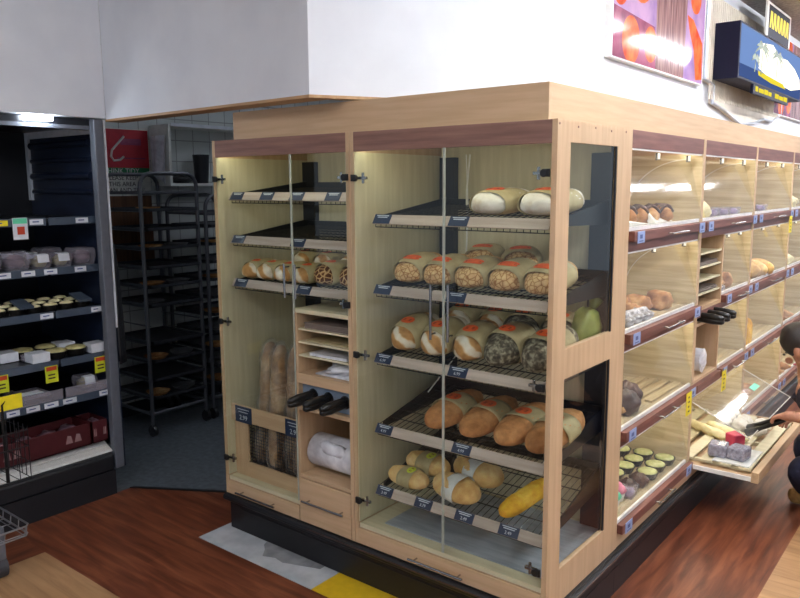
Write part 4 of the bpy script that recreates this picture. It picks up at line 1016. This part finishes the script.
# black wire dump basket at the left edge
wb=thing('wire_basket',(-2.52,-.95,0),'black wire basket with a yellow ticket at the left edge','basket')
m=MB(); bx0,bx1,by0,by1=-2.63,-2.40,-1.25,-.69
for z in (.34,.42,.50,.58):
    m.tube([(bx0,by0,z),(bx1,by0,z),(bx1,by1,z),(bx0,by1,z),(bx0,by0,z)],.003,6)
for k in range(12):
    y=by0+(by1-by0)*k/11; m.bar((bx1,y,.34),(bx1,y,.60),.0025); m.bar((bx0,y,.34),(bx1,y,.34),.0025)
for k in range(6):
    x=bx0+(bx1-bx0)*k/5; m.bar((x,by1,.34),(x,by1,.60),.0025); m.bar((x,by0,.34),(x,by0,.60),.0025)
m.build('wire_cage','wire',wb)
m=MB(); m.cyl((bx0+.02,by0+.05,0),(bx0+.02,by0+.05,.62),.01,8); m.cyl((bx1-.02,by0+.05,0),(bx1-.02,by0+.05,.34),.01,8); m.build('leg','wire',wb)
m=MB(); m.box(bx1-.02,by1-.12,.69,bx1-.017,by1-.005,.76,0); m.build('yellow_ticket','yellow',wb)
m=MB(); m.tube([(bx1-.022,by1-.1,.34),(bx1-.022,by1-.1,.72),(bx1-.03,by1-.04,.775)],.008,6); m.build('ticket_clip','hinge',wb)
# wire trolley bottom left
tr=thing('wire_trolley',(-2.3,-1.3,0),'zinc wire trolley corner at the bottom left of the photo','trolley')
m=MB(); x0,x1,yb=-2.37,-2.016,-.884
def loop(z,g): m.tube([(x0,yb,z),(x1-.02-g,yb,z),(x1-g,yb-.015,z),(x1-g,-1.7,z),(x0,-1.7,z),(x0,yb,z)],.004,6)
loop(.28,0); loop(.235,.01)
for k in range(10):
    y=yb-.02-.085*k; m.bar((x1,y,.28),(x1-.012,y,.235),.0025); m.bar((x0,y,.235),(x1-.012,y,.235),.0022)
for k in range(5):
    x=x1-.03-.075*k; m.bar((x,yb,.28),(x,yb-.005,.235),.0025); m.bar((x,yb,.235),(x,-1.7,.235),.0022)
m.build('wire_tray','chromewire',tr)
for x,y in ((-2.21,-.945),(-2.21,-1.64)):
    l=MB(); l.box(x-.03,y-.022,.08,x+.03,y+.022,.236); lo=l.build('caster_leg','fridgegrey',tr,bevel=.006)
    c=MB(); c.cyl((x-.0,y-.02,.05),(x,y+.02,.05),.05,18); c.build('wheel','rubber',lo)
m=MB(); m.tube([(-2.72,-.95,.28),(-2.74,-.95,.95),(-2.74,-1.64,.95),(-2.72,-1.64,.28)],.012,8); m.build('push_handle','chromewire',tr) if False else None
# ------------------------------------------------------------------ back room
def bake_rack(x0,x1,y0,y1,h,lab,trays):
    r=thing('baking_rack',((x0+x1)/2,(y0+y1)/2,0),lab,'rack','baking racks')
    m=MB(); rc=.09
    for x in (x0,x1):
        p=[(x,y0,.07),(x,y0,h-rc)]+[(x,y0+rc-rc*math.cos(t),h-rc+rc*math.sin(t)) for t in [PI/2*k/5 for k in range(1,6)]]+[(x,y1-rc+rc*math.sin(t),h-rc+rc*math.cos(t)) for t in [PI/2*k/5 for k in range(0,6)]]+[(x,y1,.07)]
        m.tube(p,.014,8); m.cyl((x,y0,h-.13),(x,y1,h-.13),.012,8); m.cyl((x,y0,.16),(x,y1,.16),.012,8)
    for y in (y0,y1): m.cyl((x0,y,h-.13),(x1,y,h-.13),.01,8); m.cyl((x0,y,.16),(x1,y,.16),.012,8)
    m.build('frame','rack',r)
    z=.26; k=0
    while z<h-.16:
        for y in (y0+.015,y1-.015): MB().box(x0,y-.012,z-.003,x1,y+.012,z).build('runner','rack',r)
        z+=.13
    for x in (x0,x1):
        for y in (y0,y1):
            c=MB(); c.cyl((x,y-.014,.04),(x,y+.014,.04),.04,14); c.box(x-.012,y-.016,.04,x+.012,y+.016,.085); c.build('caster','hinge',r)
    for k,n in enumerate(trays):
        z=.2605+.13*k
        if n is None: continue
        t=thing('baking_tray',((x0+x1)/2,(y0+y1)/2,z),f'{ORD[k] if k<10 else "top"} tray from the bottom of the {n[1]} baking rack','tray',f'trays on the {n[1]} rack')
        q=MB(); q.box(x0+.02,y0+.02,z,x1+.03,y1-.02,z+.004); q.box(x1+.025,y0+.02,z,x1+.03,y1-.02,z+.022); q.box(x0+.02,y0+.02,z,x0+.025,y1-.02,z+.022); q.box(x0+.02,y0+.02,z,x1+.03,y0+.025,z+.022); q.box(x0+.02,y1-.025,z,x1+.03,y1-.02,z+.022); q.build('pan','dimpan',t)
        if n[0]:
            for j in range(n[0]):
                yy=y0+.12+(y1-y0-.24)*j/max(1,n[0]-1); q=MB(); q.lathe([(.06,.0045),(.085,.028),(.082,.028),(.05,.012)],(x1-.10,yy,z),20); q.build('round_pan',('pan' if (k+j)%2 else 'dough') ,t)
    return r
bake_rack(-3.80,-3.33,.58,1.03,1.815,'tall steel baking rack with an arched top in the back room',[(2,'near'),(0,'near'),(2,'near'),(0,'near'),None,(1,'near'),(2,'near'),(0,'near'),(2,'near'),(0,'near'),(1,'near')])
bake_rack(-3.80,-3.33,1.10,1.56,1.66,'lower steel baking rack behind the arched one in the back room',[(2,'far'),(2,'far'),(2,'far'),(2,'far'),(2,'far'),(2,'far'),(2,'far'),(2,'far'),(2,'far'),(2,'far')])
# sign, board
sg=thing('wall_sign',(-3.9,.8,1.68),'red and white THINK TIDY safety sign on the back room wall','sign')
B(-3.9,.56,1.68,-3.894,1.035,2.145).build('sign_board','signwhite',sg)
m=B(-3.8938,.565,1.865,-3.893,1.03,2.14); m.build('red_panel','red',sg)
m=B(-3.8938,.565,1.815,-3.893,1.03,1.865); m.build('green_band','green',sg)
RM=Matrix.Rotation(PI/2,4,'Z')@Matrix.Rotation(PI/2,4,'X')
m=MB(); T=lambda y,z:Matrix.Translation((-3.8922,y,z))@RM
m.text('THINK TIDY',.052,T(.80,1.84),0); m.build('white_lettering','signwhite',sg)
m=MB(); m.text('PLEASE KEEP',.046,T(.80,1.79),0); m.text('THIS AREA',.046,T(.80,1.745),0); m.text('CLEAN AND TIDY',.046,T(.80,1.70),0); m.build('black_lettering','signblack',sg)
m=MB(); m.tube([(-3.889,.83,2.09),(-3.889,.73,1.99),(-3.889,.72,1.945),(-3.889,.74,1.915),(-3.889,.79,1.92),(-3.889,.82,1.945)],.008,6); m.build('white_mark','signwhite',sg)
m=MB(); m.box(-3.8925,.80,2.03,-3.892,.97,2.075); m.box(-3.8925,.77,1.93,-3.892,1.0,1.938); m.build('dark_mark','plum',sg)
o=B(-3.9,.50,1.15,-3.885,1.03,1.66).build('wall_board','brownboard',org=(-3.89,.8,1.15)); tag(o,'plain brown board below the safety sign in the back room','board')
# wall shelf with bin
ws=thing('wall_shelf',(-3.8,1.6,1.73),'pale open wall shelf above the racks in the back room','shelf')
m=MB(); m.box(-3.9,1.05,1.73,-3.66,1.07,2.18); m.build('side_panel','signwhite',ws); m=MB(); m.box(-3.9,1.07,1.73,-3.66,2.6,1.75); m.box(-3.9,1.07,2.165,-3.66,2.6,2.18); m.build('shelf_board','signwhite',ws)
m=MB(); m.box(-3.655,1.07,2.165,-3.65,2.6,2.19); m.build('edge_strip','ticket',ws)
m=MB(); m.lathe([(.05,0),(.065,.22),(.06,.22),(.047,.01)],(-3.78,1.42,1.751),20); o=m.build('waste_bin','greybin',org=(-3.78,1.42,1.751)); tag(o,'black plastic bin on the pale wall shelf','bin')
m=MB(); m.blob((-3.78,1.22,1.78),(.06,.11,.03),2,.2,14,8,0,.9); o=m.build('folded_cloth','greybin',smooth=True,org=(-3.78,1.22,1.752)); tag(o,'dark folded cloth on the pale wall shelf left of the bin','cloth')
# plastic sheet hanging from shelf side
m=MB()
n=14
vs=[];fs=[]
for j in range(9):
    for i in range(n):
        u=i/(n-1); v=j/8; vs.append((-3.87+.18*u,1.035+.008*math.sin(9*u+2*v),2.10-.34*v+.02*math.sin(4*u)*v))
for j in range(8):
    for i in range(n-1): fs.append((j*n+i,j*n+i+1,(j+1)*n+i+1,(j+1)*n+i))
m.add(vs,fs); o=m.build('plastic_bag','plastic',smooth=True,org=(-3.78,1.03,2.1)); s=o.modifiers.new('s','SOLIDIFY'); s.thickness=.003; tag(o,'grey plastic bag hanging on the side of the wall shelf','plastic bag')
# dark apron hanging at the fridge end
m=MB(); vs=[];fs=[]; n=12
for j in range(13):
    v=j/12
    for i in range(n):
        u=i/(n-1); w=.05+.10*v**.5
        vs.append((-2.69+(u-.5)*w*.7,-.030+(.045*math.sin(PI*u)+.010*math.sin(9*u+3*v))*(.4+.6*v**.4),1.42-.68*v))
for j in range(12):
    for i in range(n-1): fs.append((j*n+i,j*n+i+1,(j+1)*n+i+1,(j+1)*n+i))
m.add(vs,fs); o=m.build('apron','greybin',smooth=True,org=(-2.69,-.03,1.42)); s=o.modifiers.new('s','SOLIDIFY'); s.thickness=.012; tag(o,'black apron hanging on the end of the display fridge','apron')
m=MB(); m.blob((-2.25,.62,.10),(.10,.10,.10),4,.15,16,10,0,.99); o=m.build('waste_bag','greybin',smooth=True,org=(-2.25,.62,0)); tag(o,'small black bag on the grey vinyl floor behind the narrow cabinet','bag')
# ------------------------------------------------------------------ crouching person
def skin(name,verts,edges,radii,mat,parent,sub=2,root=0):
    me=D.meshes.new(name); me.from_pydata(verts,edges,[]); o=D.objects.new(name,me); COL.objects.link(o)
    mo=o.modifiers.new('skin','SKIN'); mo.use_smooth_shade=True
    for i,s in enumerate(me.skin_vertices[0].data):
        r=radii[i]; s.radius=r if isinstance(r,tuple) else (r,r); s.use_root=(i==root)
    ss=o.modifiers.new('sub','SUBSURF'); ss.levels=sub; ss.render_levels=sub
    bpy.context.view_layer.update(); dg=bpy.context.evaluated_depsgraph_get()
    m2=D.meshes.new_from_object(o.evaluated_get(dg)); D.objects.remove(o)
    org=ORG.get(parent.as_pointer(),Vector())
    for v in m2.vertices: v.co-=org
    m2.materials.clear(); m2.materials.append(W[mat]); m2.polygons.foreach_set('use_smooth',[True]*len(m2.polygons))
    ob=D.objects.new(name,m2); COL.objects.link(ob); ob.parent=parent; ORG[ob.as_pointer()]=org; return ob
pe=thing('person',(.62,2.05,0),'person in dark top and navy trousers crouching at the open drawer with tongs','person')
V={}; vl=[];ed=[];ra=[]
def jv(n,p,r,prev=None):
    V[n]=len(vl); vl.append(p); ra.append(r)
    if prev: ed.append((V[prev],V[n]))
jv('pel',(.80,2.06,.30),.13); jv('waist',(.76,2.04,.45),.125,'pel'); jv('chest',(.58,2.05,.59),.135,'waist'); jv('up',(.49,2.04,.685),.10,'chest')
jv('neck',(.445,2.03,.775),.05,'up'); jv('skull0',(.44,2.02,.835),.065,'neck'); jv('skull1',(.40,2.02,.89),.082,'skull0'); jv('crown',(.405,2.02,.95),.055,'skull1')
for s,(sy,elb,wr) in {'n':(-.17,(.575,1.80,.555),(.465,1.785,.572)),'f':(.17,(.55,2.22,.50),(.45,2.06,.52))}.items():
    jv('sh'+s,(.47,2.04+sy,.675),.06,'up'); jv('el'+s,elb,.043,'sh'+s); jv('wr'+s,wr,.03,'el'+s)
    w=Vector(wr); d=(Vector((-.075,.01,-.012)) if s=='n' else Vector((-.06,-.06,-.02))); side=Vector((0,0,1)).cross(d).normalized()
    pl=w+d*.75; jv('pa'+s,tuple(pl),.030,'wr'+s)
    for k in range(4):
        b=pl+d*.45+side*(.017*(k-1.5)); L=[.062,.07,.066,.05][k]
        dd=d.normalized()
        jv(f'f{k}a{s}',tuple(b),.011,'pa'+s); jv(f'f{k}b{s}',tuple(b+dd*L*.5+Vector((0,0,-.012))),.009,f'f{k}a{s}'); jv(f'f{k}c{s}',tuple(b+dd*L*.6+Vector((0,0,-.04))),.0075,f'f{k}b{s}')
    jv('t0'+s,tuple(w+d*.5-side*.03+Vector((0,0,-.01))),.011,'wr'+s); jv('t1'+s,tuple(w+d*1.0-side*.035+Vector((0,0,-.03))),.009,'t0'+s)
for s,(hy,kn,an,toe) in {'n':(-.09,(.44,1.92,.255),(.50,2.10,.075),(.385,2.07,.035)),'f':(.09,(.425,2.05,.365),(.56,2.24,.07),(.42,2.22,.035))}.items():
    jv('hip'+s,(.79,2.06+hy,.28),.10,'pel'); jv('kn'+s,kn,.065,'hip'+s); jv('an'+s,an,.042,'kn'+s); jv('to'+s,toe,.032,'an'+s)
skin('body',vl,ed,ra,'skin',pe)
def sub(names,pairs,extra,mat,nm,root=0):
    ix={n:i for i,n in enumerate(names)}
    skin(nm,[vl[V[n]] for n in names],[(ix[a],ix[b]) for a,b in pairs],[ra[V[n]]+extra if not isinstance(extra,dict) else ra[V[n]]+extra.get(n,.014) for n in names],mat,pe,2,root)
sub(['waist','chest','up','shn','eln','wrn','shf','elf','wrf'],[('waist','chest'),('chest','up'),('up','shn'),('shn','eln'),('eln','wrn'),('up','shf'),('shf','elf'),('elf','wrf')],.016,'coat','jacket',1)
sub(['pel','hipn','knn','ann','hipf','knf','anf'],[('pel','hipn'),('hipn','knn'),('knn','ann'),('pel','hipf'),('hipf','knf'),('knf','anf')],.02,'navy','trousers',0)
for s,a,t in (('n',V['ann'],V['ton']),('f',V['anf'],V['tof'])):
    A_,T_=Vector(vl[a]),Vector(vl[t]); heel=A_+(A_-T_).normalized()*.03; heel.z=.04
    skin('shoe',[tuple(heel),tuple((A_+T_)/2+Vector((0,0,.0))),tuple(T_)],[(0,1),(1,2)],[.052,.05,.045],'tan',pe)
# hair cap and face features
hc=Vector((.41,2.02,.90)); m=MB(); m.blob(hc+Vector((-.010,0,.020)),(.098,.090,.094),9,.05,22,14); m.build('hair','hair',pe,smooth=True)
MB().blob((.355,2.02,.80),(.02,.014,.018),1,.05,10,8).build('nose','skin',pe,smooth=True)
for q in (1.938,2.102): MB().blob((.405,q,.87),(.018,.009,.028),2,.05,10,8).build('ear','skin',pe,smooth=True)
for q in (1.99,2.05): MB().blob((.335,q,.835),(.008,.010,.006),1,0,8,6).build('eye','hair',pe)
MB().blob((.385,2.02,.785),(.01,.024,.004),1,0,10,6).build('mouth','crimson',pe)
# tongs in hand
tg=thing('tongs',(.36,1.83,.52),'black tongs in the hand of the crouching person','tongs')
for s in (-1,1):
    m=MB(); m.tube([(.43,1.83,.565),(.37,1.81+.008*s,.53+.010*s),(.28,1.83+.014*s,.475+.008*s),(.215,1.86+.016*s,.43+.008*s)],[.012,.012,.013,.022],8); m.build('arm','hinge',tg,smooth=True)
m=MB(); m.cyl((.43,1.82,.565),(.43,1.84,.565),.015,10); m.build('pivot','hinge',tg)
# ------------------------------------------------------------------ ceiling lights
def fixture(x,y0,y1,lab,axis='y'):
    r=thing('ceiling_light',(x,(y0+y1)/2,CEIL),lab,'ceiling light','fluorescent ceiling lights')
    if axis=='y':
        B(x-.07,y0,CEIL-.035,x+.07,y1,CEIL-.001).build('housing','whiterail',r)
        m=MB(); m.cyl((x-.03,y0+.02,CEIL-.05),(x-.03,y1-.02,CEIL-.05),.014,10); m.cyl((x+.03,y0+.02,CEIL-.05),(x+.03,y1-.02,CEIL-.05),.014,10); m.build('tube','tube',r)
    return r
nmz=['nearest','second nearest','third nearest','fourth nearest','fifth nearest']
for i in range(4): fixture(.62,2.6+1.6*i if False else -.6+2.6*i,1.5+2.6*i,f'{nmz[i]} fluorescent light over the aisle beside the displays')
nmz+=['sixth nearest']
for i in range(6): fixture(2.6,-3.2+2.6*i,-1.1+2.6*i,f'{nmz[i]} fluorescent light in the row further from the displays')
fixture(-.9,-4.2,-2.1,'fluorescent light over the floor in front of the narrow cabinet')  # fixture added out of view to brighten the left cabinet front
fixture(.85,-4.6,-2.5,'fluorescent light over the floor in front of the corner cabinet')  # second added fixture, more fill for the cabinet fronts
r=thing('ceiling_light',(-2.2,1.9,CEIL),'dim fluorescent light inside the back room','ceiling light'); B(-2.8,1.83,CEIL-.035,-1.6,1.97,CEIL-.001).build('housing','whiterail',r); MB().cyl((-2.78,1.9,CEIL-.05),(-1.62,1.9,CEIL-.05),.014,10).build('tube','dimtube',r)  # unseen source, added to lift the dark back room
# ------------------------------------------------------------------ world and camera
w=D.worlds.new('World'); SC.world=w; w.use_nodes=True
bgn=w.node_tree.nodes['Background']; bgn.inputs[0].default_value=(.70,.83,1.0,1); bgn.inputs[1].default_value=.34
f,pi_,ya_,ro,cx,cy,cz=746.351,.1516,.6724,-.0057,1.1448,-2.2694,1.7284
cam=D.cameras.new('Camera'); co=D.objects.new('Camera',cam); COL.objects.link(co)
cam.sensor_fit='HORIZONTAL'; cam.sensor_width=36; cam.lens=36*f/800; cam.clip_start=.05
fw=Vector((-math.sin(ya_)*math.cos(pi_),math.cos(ya_)*math.cos(pi_),-math.sin(pi_))); r0=Vector((math.cos(ya_),math.sin(ya_),0)); u0=r0.cross(fw)
r2=r0*math.cos(ro)+u0*math.sin(ro); u2=-r0*math.sin(ro)+u0*math.cos(ro)
co.matrix_world=Matrix(((r2.x,u2.x,-fw.x,cx),(r2.y,u2.y,-fw.y,cy),(r2.z,u2.z,-fw.z,cz),(0,0,0,1)))
SC.camera=co
vs=SC.view_settings; vs.view_transform='Standard'; vs.look='None'; vs.exposure=.93; vs.gamma=1; vs.use_curve_mapping=False
SC.cycles.max_bounces=10; SC.cycles.transparent_max_bounces=24; SC.cycles.use_denoising=True
